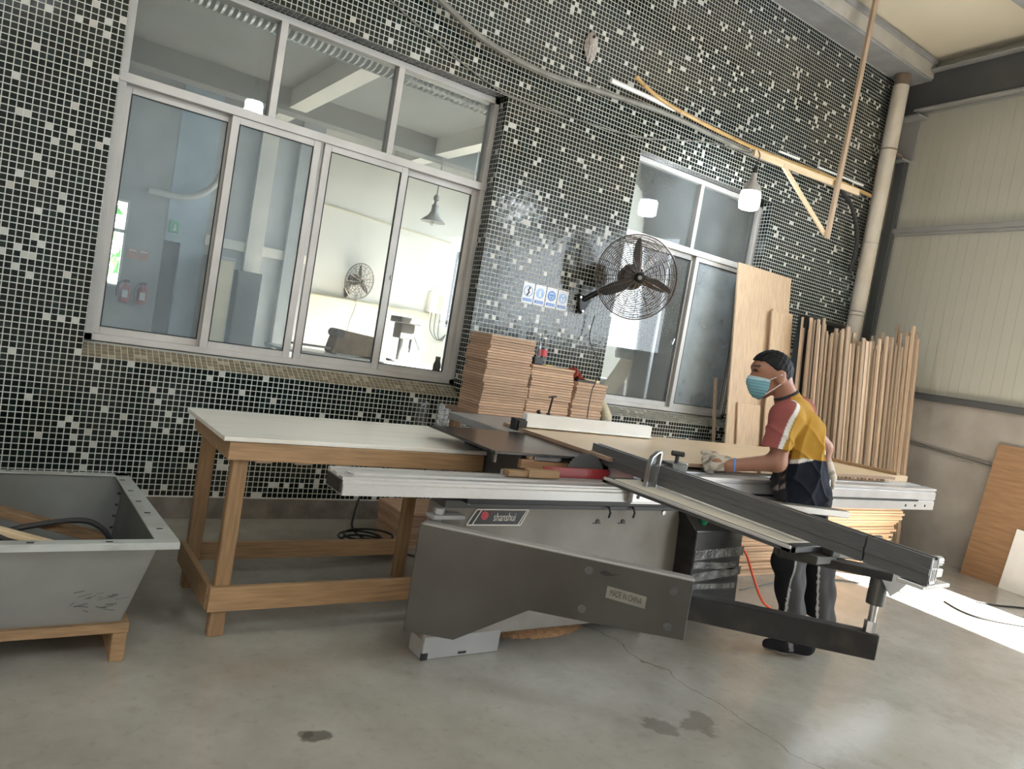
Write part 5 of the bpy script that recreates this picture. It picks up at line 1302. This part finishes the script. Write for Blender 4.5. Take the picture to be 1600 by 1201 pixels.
tag(MB().tube(smooth_path([(4.86, 7.40, 1.75), (4.88, 7.45, 1.5), (4.83, 7.47, 1.25), (4.80, 7.46, 0.95)], 6), 0.006, 5).build('grey_cord', 'cable_grey', smooth=True), 'grey cord hanging under the far wall fan', 'cord')
tag(MB().cyl((3.99, 7.46, 1.605), (6.30, 7.46, 1.612), 0.032, 12).build('cream_conduit', 'cream_paint', smooth=True), 'cream conduit along the far white wall under the fan', 'conduit')
tag(MB().tube([(3.99, 7.485, 3.10), (4.157, 7.485, 3.09), (6.562, 7.485, 2.971)], 0.012, 6).build('thin_conduit', 'cream_paint', smooth=True), 'thin cream conduit high on the far white wall', 'conduit')
pd = thing('pendant_lamp', (5.352, 6.0, 3.0), 'grey enamel pendant lamp hanging in the room behind the large window', 'lamp')
MB().cyl((5.352, 6.0, 3.46), (5.352, 6.0, 4.3), 0.010, 8).build('rod', 'steel_flange', pd)
MB().lathe((5.352, 6.0, 3.0), (0, 0, 1), [(0.03, 0.20), (0.06, 0.17), (0.13, 0.09), (0.20, 0.055), (0.30, 0.05), (0.31, 0.03), (0.36, 0.025), (0.38, 0.045), (0.43, 0.045), (0.46, 0.02)], 22).build('shade', 'steel_flange', pd, smooth=True)
MB().lathe((5.352, 6.0, 2.965), (0, 0, 1), [(0, 0.01), (0.01, 0.035), (0.04, 0.045), (0.08, 0.02)], 14).build('bulb', 'plastic_white', pd, smooth=True)
wk = thing('metal_bench', (4.2, 5.1, 0), 'light metal bench carrying the drill press in the far room', 'bench')
MB().box((2.9, 4.7, 0.78), (5.4, 5.5, 0.815)).build('bench_top', 'alu_white', wk, 0.003)
for (x, yy) in ((2.95, 4.75), (5.3, 4.75), (2.95, 5.4), (5.3, 5.4), (4.1, 4.75), (4.1, 5.4)):
    MB().box((x, yy, 0), (x + 0.05, yy + 0.05, 0.78)).build('leg', 'alu_white', wk)
bc_ = thing('belt_sander', (3.92, 5.0, 0.815), 'dusty brown machine with a rounded belt end on the far metal bench', 'machine')
MB().prism([(3.62, 4.9, 0.83), (4.22, 4.9, 0.83), (4.22, 4.9, 1.12), (3.74, 4.9, 1.155), (3.70, 4.9, 1.13), (3.66, 4.9, 1.02)], (0, 0.3, 0)).build('casing', 'brown_dirt', bc_, 0.01)
MB().cyl((3.70, 4.87, 1.10), (3.70, 5.2, 1.10), 0.06, 16).build('roller', 'steel_beam', bc_, smooth=True)
MB().box((3.1, 4.95, 0.87), (3.63, 5.02, 0.90)).box((3.1, 5.1, 0.87), (3.63, 5.16, 0.89)).box((3.14, 4.96, 0.815), (3.18, 5.0, 0.88)).build('infeed_rail', 'steel_flange', bc_, 0.003)
MB().box((3.64, 4.92, 0.815), (3.70, 5.18, 0.835)).box((4.14, 4.92, 0.815), (4.2, 5.18, 0.835)).build('feet', 'steel_beam', bc_)
dpz = thing('drill_press', (4.72, 5.1, 0.815), 'grey drill press on the far metal bench', 'drill press')
MB().box((4.58, 4.95, 0.815), (4.88, 5.25, 0.845)).build('base_plate', 'steel_flange', dpz, 0.004)
MB().cyl((4.72, 5.14, 0.84), (4.72, 5.14, 1.30), 0.035, 14).build('column', 'steel', dpz, smooth=True)
MB().box((4.60, 4.95, 1.16), (4.82, 5.20, 1.38)).build('head', 'saw_grey', dpz, 0.015, segs=2)
MB().box((4.55, 4.90, 1.38), (4.89, 5.25, 1.47)).build('belt_cover', 'saw_grey', dpz, 0.015, segs=2)
MB().cyl((4.80, 4.98, 1.04), (4.80, 4.98, 1.18), 0.022, 12).cyl((4.80, 4.98, 0.98), (4.80, 4.98, 1.05), 0.012, 10).build('chuck', 'steel_beam', dpz, smooth=True)
MB().cyl((4.84, 5.0, 1.24), (4.95, 4.96, 1.03), 0.009, 8).build('feed_handle', 'steel_beam', dpz, smooth=True)
eb = thing('electric_box', (6.45, 7.42, 1.66), 'white electric box on the far wall above cables', 'electric box')
MB().box((6.25, 7.34, 1.66), (6.66, 7.498, 2.05)).build('casing', 'plastic_white', eb, 0.006)
MB().box((6.40, 7.335, 1.70), (6.62, 7.341, 2.0)).build('door', 'cream_paint', eb, 0.002)
for k in range(3):
    MB().tube(smooth_path([(6.35 + k * 0.09, 7.44, 1.66), (6.36 + k * 0.09, 7.42, 1.35 - 0.04 * k), (6.55 + k * 0.05, 7.44, 1.18), (6.72, 7.46, 1.3)], 6), 0.008, 6).build('cable', 'cable_grey', eb, smooth=True)
hpn = thing('hanging_screen', (5.45, 5.0, 1.43), 'tall dark grey screen hanging on rods beyond the large window, beside the drill press', 'panel')
MB().box((5.33, 4.97, 1.43), (5.75, 5.03, 2.55)).build('panel_sheet', 'steel_beam', hpn, 0.004)
MB().cyl((5.40, 5.0, 2.55), (5.40, 5.0, 4.3), 0.006, 6).build('hanger_rod', 'steel', hpn); MB().cyl((5.70, 5.0, 2.55), (5.70, 5.0, 4.3), 0.006, 6).build('hanger_rod', 'steel', hpn)
bt = thing('brown_bottle', (2.675, 0.232, 1.0), 'brown bottle on the inner sill of the large window', 'bottle')
MB().lathe((2.675, 0.232, 1.0), (0, 0, 1), [(0, 0.030), (0.02, 0.031), (0.05, 0.029), (0.09, 0.031), (0.12, 0.027), (0.145, 0.018), (0.155, 0.018)], 16).build('bottle_body', 'brown_dirt', bt, smooth=True)
MB().lathe((2.675, 0.232, 1.155), (0, 0, 1), [(0, 0.019), (0.02, 0.019)], 12).build('cap', 'mdf_dark', bt)
for k, x in enumerate((1.372, 1.60)):
    ex = thing('fire_extinguisher', (x, 7.42, 1.0), ('red fire extinguisher hung under the pink notices, beside the far window', 'red fire extinguisher hung under the pink notices, beside the far door')[k], 'extinguisher', 'fire extinguishers')
    MB().lathe((x, 7.42, 1.0), (0, 0, 1), [(0, 0.06), (0.02, 0.07), (0.22, 0.07), (0.27, 0.03), (0.29, 0.02)], 16).build('cylinder', 'ext_red', ex, smooth=True)
    MB().box((x - 0.03, 7.40, 1.29), (x + 0.05, 7.44, 1.33)).build('valve', 'black', ex, 0.004)
    MB().tube(smooth_path([(x - 0.03, 7.42, 1.31), (x - 0.10, 7.40, 1.25), (x - 0.11, 7.40, 1.08)], 5), 0.012, 6).build('hose', 'rubber', ex, smooth=True)
    MB().box((x - 0.035, 7.345, 1.07), (x + 0.035, 7.36, 1.18)).build('label_sheet', 'sign_paper', ex)
    MB().box((x - 0.03, 7.47, 1.0), (x + 0.03, 7.499, 1.25)).build('wall_hook', 'steel', ex)
for k, x in enumerate((1.347, 1.50)):
    nn_ = thing('fire_notice', (x, 7.49, 1.64), ('faded pink fire notice above the extinguishers, beside the far window', 'faded pink fire notice above the extinguishers, beside the far door')[k], 'notice', 'fire notices')
    MB().box((x, 7.485, 1.64), (x + 0.125, 7.4995, 1.79)).build('paper', 'sign_pink', nn_)
    MB().box((x + 0.015, 7.483, 1.75), (x + 0.11, 7.486, 1.775)).build('heading_bar', 'sign_paper', nn_)
xs_ = thing('exit_sign', (1.90, 7.46, 2.13), 'small green exit sign on the blue wall above the far door', 'exit sign')
MB().box((1.84, 7.44, 2.13), (1.97, 7.479, 2.30)).build('sign_case', 'exit_green', xs_, 0.003)
MB().prism([(1.885, 7.438, 2.16), (1.91, 7.438, 2.20), (1.90, 7.438, 2.24), (1.915, 7.438, 2.26), (1.93, 7.438, 2.22), (1.935, 7.438, 2.16)], (0, 0.003, 0)).build('running_figure', 'sign_paper', xs_)
tag(MB().tube(smooth_path([(1.5, 7.44, 2.66), (1.9, 7.42, 2.66), (2.15, 7.38, 2.74), (2.35, 7.3, 2.95), (2.45, 7.2, 3.3)], 6), 0.05, 10).build('white_pipe', 'plastic_white', smooth=True), 'white pipe curving up the blue wall in the far room', 'pipe')
wc = thing('white_cupboard', (2.62, 7.2, 0), 'pale tall cupboard beside the blue wall in the far room', 'cupboard')
MB().box((2.38, 6.95, 0), (2.72, 7.49, 1.9)).build('carcass', 'paint_grey', wc, 0.006)
MB().box((2.40, 6.935, 0.05), (2.70, 6.95, 1.85)).build('door', 'cream_paint', wc, 0.004)
dk = thing('dark_locker', (2.95, 7.1, 0), 'dark grey locker beside the pale cupboard in the far room', 'locker')
MB().box((2.76, 6.9, 0), (3.12, 7.35, 1.75)).build('carcass', 'steel_beam', dk, 0.006)
MB().box((2.78, 6.885, 0.05), (3.10, 6.9, 1.70)).build('door', 'steel_beam', dk, 0.004)
# ================================================================= THE PERSON AT THE SAW
PF = np.array([-0.8, 0.6, 0.0]); PL = np.array([-0.6, -0.8, 0.0]); PM = np.array([3.60, -2.37, 0.0]); PU = np.array([0, 0, 1.0])
def p_world(V):
    return PM + V[:, :1] * PF + V[:, 1:2] * PL + V[:, 2:3] * PU
def sd_cap(X, a, b, r1, r2):
    a = np.array(a, float); b = np.array(b, float); ba = b - a; t = np.clip(((X - a) @ ba) / (ba @ ba), 0, 1)
    return np.linalg.norm(X - a - t[..., None] * ba, axis=-1) - (r1 + (r2 - r1) * t)
def sd_ell(X, c, r, tilt=0.0):
    d = X - np.array(c, float)
    if tilt:
        ct, st = math.cos(tilt), math.sin(tilt); d = np.stack([d[..., 0] * ct + d[..., 2] * st, d[..., 1], -d[..., 0] * st + d[..., 2] * ct], -1)
    r = np.array(r, float); k0 = np.linalg.norm(d / r, axis=-1); k1 = np.linalg.norm(d / (r * r), axis=-1)
    return k0 * (k0 - 1.0) / np.maximum(k1, 1e-6)
def smin(a, b, k):
    h = np.clip(0.5 + 0.5 * (b - a) / k, 0, 1); return b * (1 - h) + a * h - k * h * (1 - h)
def field(prims, k):
    def f(X):
        d = None
        for p in prims:
            e = sd_cap(X, *p[1:5]) if p[0] == 'c' else sd_ell(X, *p[1:])
            d = e if d is None else smin(d, e, k)
        return d
    return f
def surface_nets(f, lo, hi, h):
    lo = np.array(lo, float); n = np.ceil((np.array(hi) - lo) / h).astype(int) + 1
    ax = [lo[i] + h * np.arange(n[i]) for i in range(3)]
    vol = np.empty(n, np.float32)
    for i in range(n[0]):
        Y, Z = np.meshgrid(ax[1], ax[2], indexing='ij'); X = np.stack([np.full_like(Y, ax[0][i]), Y, Z], -1); vol[i] = f(X)
    c = [vol[i:n[0] - 1 + i, j:n[1] - 1 + j, k:n[2] - 1 + k] for i in (0, 1) for j in (0, 1) for k in (0, 1)]
    ins = sum((x < 0).astype(int) for x in c); act = (ins > 0) & (ins < 8)
    idx = np.argwhere(act); ids = -np.ones(act.shape, int); ids[act] = np.arange(len(idx))
    corners = np.array([(i, j, k) for i in (0, 1) for j in (0, 1) for k in (0, 1)], float)
    vals = np.stack([x[act] for x in c], 1); acc = np.zeros((len(idx), 3)); cnt = np.zeros(len(idx))
    for a in range(8):
        for b in range(a + 1, 8):
            if abs(corners[a] - corners[b]).sum() != 1: continue
            m = (vals[:, a] < 0) != (vals[:, b] < 0); t = vals[m, a] / (vals[m, a] - vals[m, b])
            acc[m] += corners[a] + t[:, None] * (corners[b] - corners[a]); cnt[m] += 1
    V = lo + h * (idx + acc / cnt[:, None]); F = []
    inside = vol < 0
    for axi in range(3):
        o1, o2 = [(1, 2), (2, 0), (0, 1)][axi]
        s0 = [slice(1, -1)] * 3; s0[axi] = slice(0, -1); s1 = list(s0); s1[axi] = slice(1, None)
        A = inside[tuple(s0)]; B = inside[tuple(s1)]; e = np.argwhere(A != B)
        if len(e) == 0: continue
        off = np.array([1, 1, 1]); off[axi] = 0; g = e + off
        def cell(d1, d2):
            q = g.copy(); q[:, o1] -= d1; q[:, o2] -= d2; return ids[q[:, 0], q[:, 1], q[:, 2]]
        q = np.stack([cell(1, 1), cell(0, 1), cell(0, 0), cell(1, 0)], 1)
        fl = ~A[tuple(e.T)]; q[fl] = q[fl][:, ::-1]; F.append(q)
    return V, np.concatenate(F)
person = thing('person', (3.60, -2.37, 0), 'person in a yellow, red and navy shirt, face mask and gloves leaning over the saw', 'person')
def sdf_obj(name, f, lo, hi, h, material, parent, colf=None, disp=None):
    V, F = surface_nets(f, lo, hi, h)
    L = V.copy()
    if disp is not None:
        e = 1e-3; g = np.stack([(f(V + np.eye(3)[i] * e) - f(V - np.eye(3)[i] * e)) for i in range(3)], 1)
        g /= np.maximum(np.linalg.norm(g, axis=1, keepdims=True), 1e-9); V = V + g * disp(V)[:, None]
    W = p_world(V) - np.array(origin_of(parent))
    me = bpy.data.meshes.new(name); me.from_pydata(W.tolist(), [], F.tolist()); me.materials.append(M(material))
    if colf is not None:
        C_ = colf(L); ca = me.color_attributes.new('Col', 'FLOAT_COLOR', 'POINT')
        ca.data.foreach_set('color', np.concatenate([C_, np.ones((len(C_), 1))], 1).astype(np.float32).ravel())
    me.polygons.foreach_set('use_smooth', [True] * len(me.polygons)); me.update()
    o = bpy.data.objects.new(name, me); COL.objects.link(o); o.parent = parent; return o
vcol_mat('skin', 0.5, 0.05, 200, 0.4, 0.06, 18)
vcol_mat('cloth', 0.85, 0.25, 500, 0.2, 0.10, 22)
LSH, LEL, LWR = (0.265, 0.195, 1.235), (0.285, 0.245, 1.005), (0.500, 0.195, 0.945)
RSH, REL, RWR = (0.075, -0.195, 1.265), (-0.125, -0.265, 1.085), (-0.150, -0.275, 0.975)
HC = (0.322, 0, 1.462)
body = [
    ('c', (0.045, 0.055, 0.86), (0.14, 0.07, 1.16), 0.09, 0.110), ('c', (0.025, -0.055, 0.86), (0.115, -0.07, 1.17), 0.09, 0.110),
    ('c', LSH, RSH, 0.065, 0.065), ('c', (0.18, 0, 1.27), (0.262, 0, 1.40), 0.062, 0.058),
    ('e', HC, (0.104, 0.078, 0.098), 0.25), ('e', (0.355, 0, 1.375), (0.066, 0.056, 0.075), 0.2), ('e', (0.412, 0, 1.40), (0.022, 0.013, 0.026), 0.3),
    ('e', (0.400, 0.034, 1.462), (0.022, 0.024, 0.012)), ('e', (0.400, -0.034, 1.462), (0.022, 0.024, 0.012)),
    ('e', (0.292, 0.081, 1.425), (0.022, 0.012, 0.033), 0.2), ('e', (0.292, -0.081, 1.425), (0.022, 0.012, 0.033), 0.2),
    ('c', LSH, LEL, 0.056, 0.043), ('c', LEL, LWR, 0.045, 0.030), ('c', LWR, (0.560, 0.18, 0.945), 0.030, 0.034),
    ('c', RSH, REL, 0.056, 0.043), ('c', REL, RWR, 0.044, 0.030), ('c', RWR, (-0.175, -0.28, 0.93), 0.03, 0.034),
    ('c', (0.045, 0.08, 0.82), (0.075, 0.10, 0.47), 0.08, 0.056), ('c', (0.075, 0.10, 0.47), (-0.045, 0.10, 0.10), 0.054, 0.036), ('c', (-0.045, 0.10, 0.06), (0.08, 0.10, 0.045), 0.04, 0.03),
    ('c', (0.015, -0.075, 0.82), (-0.15, -0.10, 0.44), 0.08, 0.056), ('c', (-0.15, -0.10, 0.44), (-0.245, -0.10, 0.10), 0.054, 0.034), ('c', (-0.245, -0.10, 0.06), (-0.12, -0.10, 0.045), 0.04, 0.03)]
def skin_col(P_):
    c = np.tile(np.array([[0.30, 0.145, 0.095]]), (len(P_), 1))
    d = P_ - np.array([0.41, 0, 1.44]); eye = (np.abs(P_[:, 2] - 1.443) < 0.008) & (np.abs(np.abs(P_[:, 1]) - 0.035) < 0.016) & (P_[:, 0] > 0.36)
    c[eye] = (0.03, 0.02, 0.018)
    br = (np.abs(P_[:, 2] - 1.468) < 0.006) & (np.abs(np.abs(P_[:, 1]) - 0.036) < 0.024) & (P_[:, 0] > 0.36)
    c[br] = (0.04, 0.028, 0.022)
    c[P_[:, 0] > 0.3] *= 0.95
    return c
bf = field(body, 0.028)
pb = sdf_obj('body', bf, (-0.36, -0.40, 0.0), (0.66, 0.36, 1.62), 0.0085, 'skin', person, skin_col)
# shirt
shirt_p = [('c', (0.075, 0.075, 0.82), (0.155, 0.085, 1.16), 0.136, 0.132), ('c', (0.01, -0.075, 0.82), (0.115, -0.085, 1.17), 0.138, 0.130),
           ('c', LSH, RSH, 0.082, 0.082), ('c', (0.17, 0, 1.25), (0.235, 0, 1.36), 0.085, 0.062),
           ('c', LSH, (0.302, 0.236, 1.07), 0.078, 0.074), ('c', RSH, (-0.04, -0.245, 1.12), 0.078, 0.070)]
sf0 = field(shirt_p, 0.03)
NK = np.array([0.52, 0, 0.854]); NP = np.array([0.222, 0, 1.352])
RD = np.array(REL) - np.array(RSH); RD /= np.linalg.norm(RD)
def shirt_f(X):
    d = sf0(X)
    d = np.maximum(d, (X - NP) @ NK)                                   # neckline
    d = np.maximum(d, 0.785 - 0.12 * (X[..., 0] * -1) - X[..., 2] - 0.0)  # hem
    sl = (X[..., 1] > 0.165) & (X[..., 0] > 0.19)
    d = np.where(X[..., 1] > 0.12, np.maximum(d, np.where(X[..., 0] > 0.205 + 0.0 * X[..., 2], 1.078 - X[..., 2], -1)), d)   # left sleeve end
    d = np.where(X[..., 1] < -0.16, np.maximum(d, ((X - np.array(RSH)) @ RD) - 0.155), d)  # right sleeve end
    return d
RED = (0.25, 0.075, 0.07); YEL = (0.37, 0.205, 0.03); NAV = (0.010, 0.013, 0.022); WHT = (0.62, 0.62, 0.60); COLR = (0.03, 0.03, 0.035)
def shirt_col(P_):
    a, o, z = P_[:, 0], P_[:, 1], P_[:, 2]; n = len(P_)
    c = np.tile(np.array([YEL]), (n, 1))
    line = 1.040 + (0.167 - a) * 0.40
    front = a > 0.172 + 0.30 * (z - 1.0) + 0.10 * np.clip(1.05 - z, 0, 1)
    low = z < line
    c[low & (z > line - 0.022)] = WHT
    c[z <= line - 0.022] = NAV
    torso_front = front & (o < 0.17)
    c[torso_front & (z > 1.0)] = (0.20, 0.035, 0.04)
    st = torso_front & (z <= 1.0); c[st] = (0.035, 0.034, 0.040)
    w = np.sin(70 * a + 35 * z) + np.sin(110 * z - 60 * o + 2 * np.sin(40 * a)) + np.sin(55 * o + 90 * a)
    c[st & (w > 1.3)] = (0.12, 0.085, 0.075); c[st & (w > 2.1)] = (0.25, 0.23, 0.22)
    sleeve = (o > 0.155) & (z > 1.05)
    c[sleeve] = YEL
    arm = (o > 0.105) & (z > 1.05); q = a - np.where(z < 1.235, 0.268 + (1.235 - z) * 0.24, 0.268 - (z - 1.235) * 0.5)
    c[arm & (q > -0.013)] = WHT; c[arm & (q > 0.010)] = RED
    c[(~arm) & (a > 0.262 - (z - 1.2) * 0.3) & (z > 1.1)] = RED
    c[(o < -0.11) & (z > 1.06)] = RED
    side = (a < -0.02) & (z < 0.99); pip = side & (np.abs(a + 0.035 + 0.10 * (0.95 - z)) < 0.006); c[pip] = WHT
    ax = NP - NK * 0.02; rr = np.linalg.norm((P_ - ax) - ((P_ - ax) @ NK)[:, None] * NK, axis=1)
    c[(((P_ - NP) @ NK) > -0.014) & (rr < 0.085)] = COLR
    return c
def shirt_disp(P_):
    a, o, z = P_[:, 0], P_[:, 1], P_[:, 2]
    m = np.clip((1.28 - z) / 0.15, 0, 1)
    r1 = 1 - np.abs(np.sin(30 * (a * 0.95 + 0.42 * z) + 1.6 * np.sin(9 * z) + 4 * o)); r2 = 1 - np.abs(np.sin(38 * (a * 0.55 - 0.6 * z) + 7 * o + 1.0 * np.sin(14 * a)))
    d = 0.015 * (r1 ** 2 - 0.2) * m + 0.009 * (r2 ** 3 - 0.1) * m
    d += 0.004 * np.clip((0.95 - z) / 0.15, 0, 1) * np.sin(34 * a + 26 * o + 5)
    return d
sdf_obj('shirt', shirt_f, (-0.22, -0.40, 0.74), (0.44, 0.36, 1.42), 0.0044, 'cloth', person, shirt_col, shirt_disp)
# trousers
tr_p = [('c', (0.035, 0.075, 0.80), (0.045, 0.085, 0.70), 0.118, 0.108), ('c', (-0.005, -0.075, 0.80), (-0.04, -0.085, 0.68), 0.118, 0.105),
        ('c', (0.045, 0.085, 0.72), (0.080, 0.10, 0.47), 0.105, 0.078), ('c', (0.080, 0.10, 0.47), (0.000, 0.10, 0.16), 0.078, 0.064),
        ('c', (-0.03, -0.085, 0.72), (-0.165, -0.10, 0.43), 0.105, 0.080), ('c', (-0.165, -0.10, 0.43), (-0.220, -0.10, 0.14), 0.080, 0.076)]
tf0 = field(tr_p, 0.025)
def tr_f(X):
    return np.maximum(np.maximum(tf0(X), 0.172 - X[..., 2]), X[..., 2] - 0.86)
def tr_col(P_):
    a, o, z = P_[:, 0], P_[:, 1], P_[:, 2]; c = np.tile(np.array([[0.013, 0.013, 0.015]]), (len(P_), 1))
    L_ = o > 0.0
    cl = np.where(L_, 0.06 + 0.02 * np.sin((z - 0.16) * 5), -0.10 - 0.30 * (0.60 - z) * 0.6)
    g = (a < cl) & (z < 0.62); c[g] = (0.075, 0.075, 0.08)
    c[(np.abs(a - cl) < 0.005) & (z < 0.72)] = (0.55, 0.55, 0.55)
    return c
def tr_disp(P_):
    a, o, z = P_[:, 0], P_[:, 1], P_[:, 2]
    return 0.006 * np.sin(30 * z + 28 * a + 20 * o) + 0.004 * np.sin(60 * a - 20 * z + 40 * o)
sdf_obj('trousers', tr_f, (-0.36, -0.26, 0.14), (0.24, 0.26, 0.90), 0.0065, 'cloth', person, tr_col, tr_disp)
# shoes
for (a0, o0, nm) in ((0.0, 0.10, 'l'), (-0.20, -0.10, 'r')):
    up_p = [('c', (a0 - 0.09, o0, 0.062), (a0 + 0.03, o0, 0.050), 0.042, 0.042), ('c', (a0 + 0.03, o0, 0.050), (a0 + 0.105, o0, 0.038), 0.042, 0.030), ('c', (a0 - 0.085, o0, 0.07), (a0 - 0.06, o0, 0.105), 0.040, 0.040)]
    ff = field(up_p, 0.03)
    def shoe_f(X, ff=ff, a0=a0):
        return np.maximum(np.maximum(ff(X), 0.004 - X[..., 2]), X[..., 2] - 0.118)
    def shoe_col(P_, a0=a0):
        c = np.tile(np.array([[0.014, 0.014, 0.018]]), (len(P_), 1)); c[P_[:, 2] < 0.024] = (0.30, 0.29, 0.28)
        c[(np.abs(P_[:, 0] - a0 + 0.0 - 0.25 * (P_[:, 2] - 0.05)) < 0.012) & (P_[:, 2] > 0.035) & (P_[:, 2] < 0.08)] = (0.16, 0.16, 0.17); return c
    sdf_obj('shoe', shoe_f, (a0 - 0.17, o0 - 0.08, 0.0), (a0 + 0.17, o0 + 0.08, 0.13), 0.006, 'cloth', person, shoe_col)
# head: hair, mask, straps
hd_p = [('e', HC, (0.111, 0.086, 0.105), 0.25)]
hf0 = field(hd_p, 0.01)
def hair_f(X):
    d = hf0(X); cut = np.minimum(1.402 + np.clip(X[..., 0] - 0.225, 0, 1) * 0.62, 1.497) - 0.4 * np.clip(0.225 - X[..., 0], 0, 1)
    ear = sd_ell(X, (0.298, 0.085, 1.428), (0.030, 0.03, 0.040)); ear2 = sd_ell(X, (0.298, -0.085, 1.428), (0.030, 0.03, 0.040))
    return np.maximum(np.maximum(np.maximum(d, cut - X[..., 2]), -ear), -ear2)
def hair_d(P_):
    return 0.0010 * np.sin(330 * P_[:, 1] + 60 * P_[:, 0]) + 0.001 * np.sin(230 * P_[:, 0] + 120 * P_[:, 2])
def hair_col(P_):
    return np.tile(np.array([[0.004, 0.004, 0.006]]), (len(P_), 1))
vcol_mat('hair', 0.62, 0.3, 600, 0.25, 0.2, 90)
sdf_obj('hair', hair_f, (0.18, -0.12, 1.36), (0.46, 0.12, 1.60), 0.0042, 'hair', person, hair_col, hair_d)
face = field([('e', (0.357, 0, 1.372), (0.074, 0.066, 0.078), 0.2), ('e', (0.412, 0, 1.392), (0.030, 0.022, 0.032), 0.3), ('e', HC, (0.108, 0.082, 0.100), 0.25)], 0.03)
def mask_f(X):
    d = face(X)
    top = 1.415 - 0.10 * np.clip(0.42 - X[..., 0], 0, 1)
    return np.maximum(np.maximum(np.maximum(d, X[..., 2] - top), 1.292 - X[..., 2]), 0.338 + 0.30 * np.clip(1.36 - X[..., 2], 0, 1) - X[..., 0])
def mask_col(P_):
    c = np.tile(np.array([[0.17, 0.36, 0.43]]), (len(P_), 1)); c[P_[:, 2] > 1.398] = (0.40, 0.58, 0.64); return c
def mask_d(P_):
    return 0.0016 * np.sin(420 * P_[:, 2])
sdf_obj('face_mask', mask_f, (0.30, -0.11, 1.27), (0.48, 0.11, 1.44), 0.0042, 'cloth', person, mask_col, mask_d)
def loc_pts(pts):
    return [Vector(p_world(np.array([p], float))[0]) for p in pts]
for s in (1, -1):
    MB().tube(loc_pts([(0.352, s * 0.064, 1.402), (0.318, s * 0.082, 1.425), (0.290, s * 0.094, 1.445)]), 0.0022, 5).tube(loc_pts([(0.350, s * 0.058, 1.328), (0.315, s * 0.076, 1.365), (0.286, s * 0.090, 1.398)]), 0.0022, 5).build('mask_strap', 'plastic_white', person)
# gloves with five fingers
def glove(name, frame, thumb_up, curl):
    """frame: origin (knuckle centre), x forward along hand, y across towards the little finger, z back of hand"""
    O, X_, Y_, Z_ = [np.array(v, float) for v in frame]
    g = lambda x, y_, z: tuple(O + X_ * x + Y_ * y_ + Z_ * z)
    pr = [('c', g(-0.075, -0.012, 0), g(-0.012, -0.024, 0.004), 0.028, 0.021), ('c', g(-0.075, 0.010, 0), g(-0.012, 0.026, 0.0), 0.028, 0.020), ('c', g(-0.12, 0, 0), g(-0.07, 0, 0), 0.034, 0.032), ('c', g(-0.03, -0.01, 0.002), g(-0.03, 0.02, 0.002), 0.022, 0.022)]
    fing = []
    for k, (yy, L1, L2, L3) in enumerate(((-0.034, 0.042, 0.026, 0.02), (-0.012, 0.046, 0.030, 0.022), (0.011, 0.043, 0.028, 0.021), (0.033, 0.034, 0.021, 0.018))):
        th = curl[k]; x, z, ang = 0.0, 0.0, 0.0; pts = [g(-0.01, yy * 0.9, 0)]
        for L_, t in ((L1, th[0]), (L2, th[1]), (L3, th[2])):
            ang += t; x += L_ * math.cos(ang); z -= L_ * math.sin(ang); pts.append(g(x, yy, z))
        fing.append([('c', a, b, 0.0118, 0.0108) for a, b in zip(pts, pts[1:])])
    t0, t1, t2, t3 = thumb_up
    fing.append([('c', g(*t0), g(*t1), 0.017, 0.0135), ('c', g(*t1), g(*t2), 0.0135, 0.012), ('c', g(*t2), g(*t3), 0.012, 0.0105)])
    fs = [field(pr, 0.02)] + [field(f_, 0.004) for f_ in fing]
    def F_(X):
        d = fs[0](X)
        for q in fs[1:]:
            d = smin(d, q(X), 0.006)
        return d
    def col(P_):
        c = np.tile(np.array([[0.50, 0.46, 0.40]]), (len(P_), 1)); w = np.sin(95 * P_[:, 0] + 60 * P_[:, 2]) + np.sin(120 * P_[:, 1] - 80 * P_[:, 2]); c[w > 1.1] = (0.30, 0.26, 0.215); return c
    lo = O - 0.17; hi = O + 0.17
    return sdf_obj(name, F_, lo, hi, 0.0045, 'cloth', person, col)
# left hand: thumb up and forward, fingers curled down
gl = glove('glove', ((0.592, 0.178, 0.945), (0.97, -0.10, -0.06), (0.02, 0.55, -0.83), (0.10, 0.83, 0.55)),
      ((-0.06, -0.02, -0.005), (-0.02, -0.048, -0.004), (0.022, -0.056, -0.006), (0.045, -0.052, -0.010)), [(0.7, 1.0, 0.7), (0.9, 1.1, 0.8), (1.0, 1.2, 0.8), (1.1, 1.2, 0.8)])
MB().ring(loc_pts([(0.478, 0.200, 0.951)])[0], loc_pts([(0.560, 0.18, 0.945)])[0] - loc_pts([(0.485, 0.198, 0.949)])[0], 0.030, 0.0075, 20, 8).build('glove_cuff', 'sign_blue', gl, smooth=True)
gr = glove('glove', ((-0.205, -0.285, 0.905), (-0.45, -0.10, -0.88), (-0.2, 0.97, 0.0), (-0.86, -0.18, 0.46)),
      ((-0.06, -0.02, -0.005), (-0.03, -0.046, -0.012), (0.0, -0.050, -0.026), (0.02, -0.046, -0.036)), [(0.5, 0.6, 0.4), (0.55, 0.6, 0.4), (0.6, 0.7, 0.4), (0.6, 0.7, 0.5)])
MB().ring(loc_pts([(-0.148, -0.275, 0.982)])[0], loc_pts([RWR])[0] - loc_pts([REL])[0], 0.030, 0.0075, 20, 8).build('glove_cuff', 'sign_blue', gr, smooth=True)
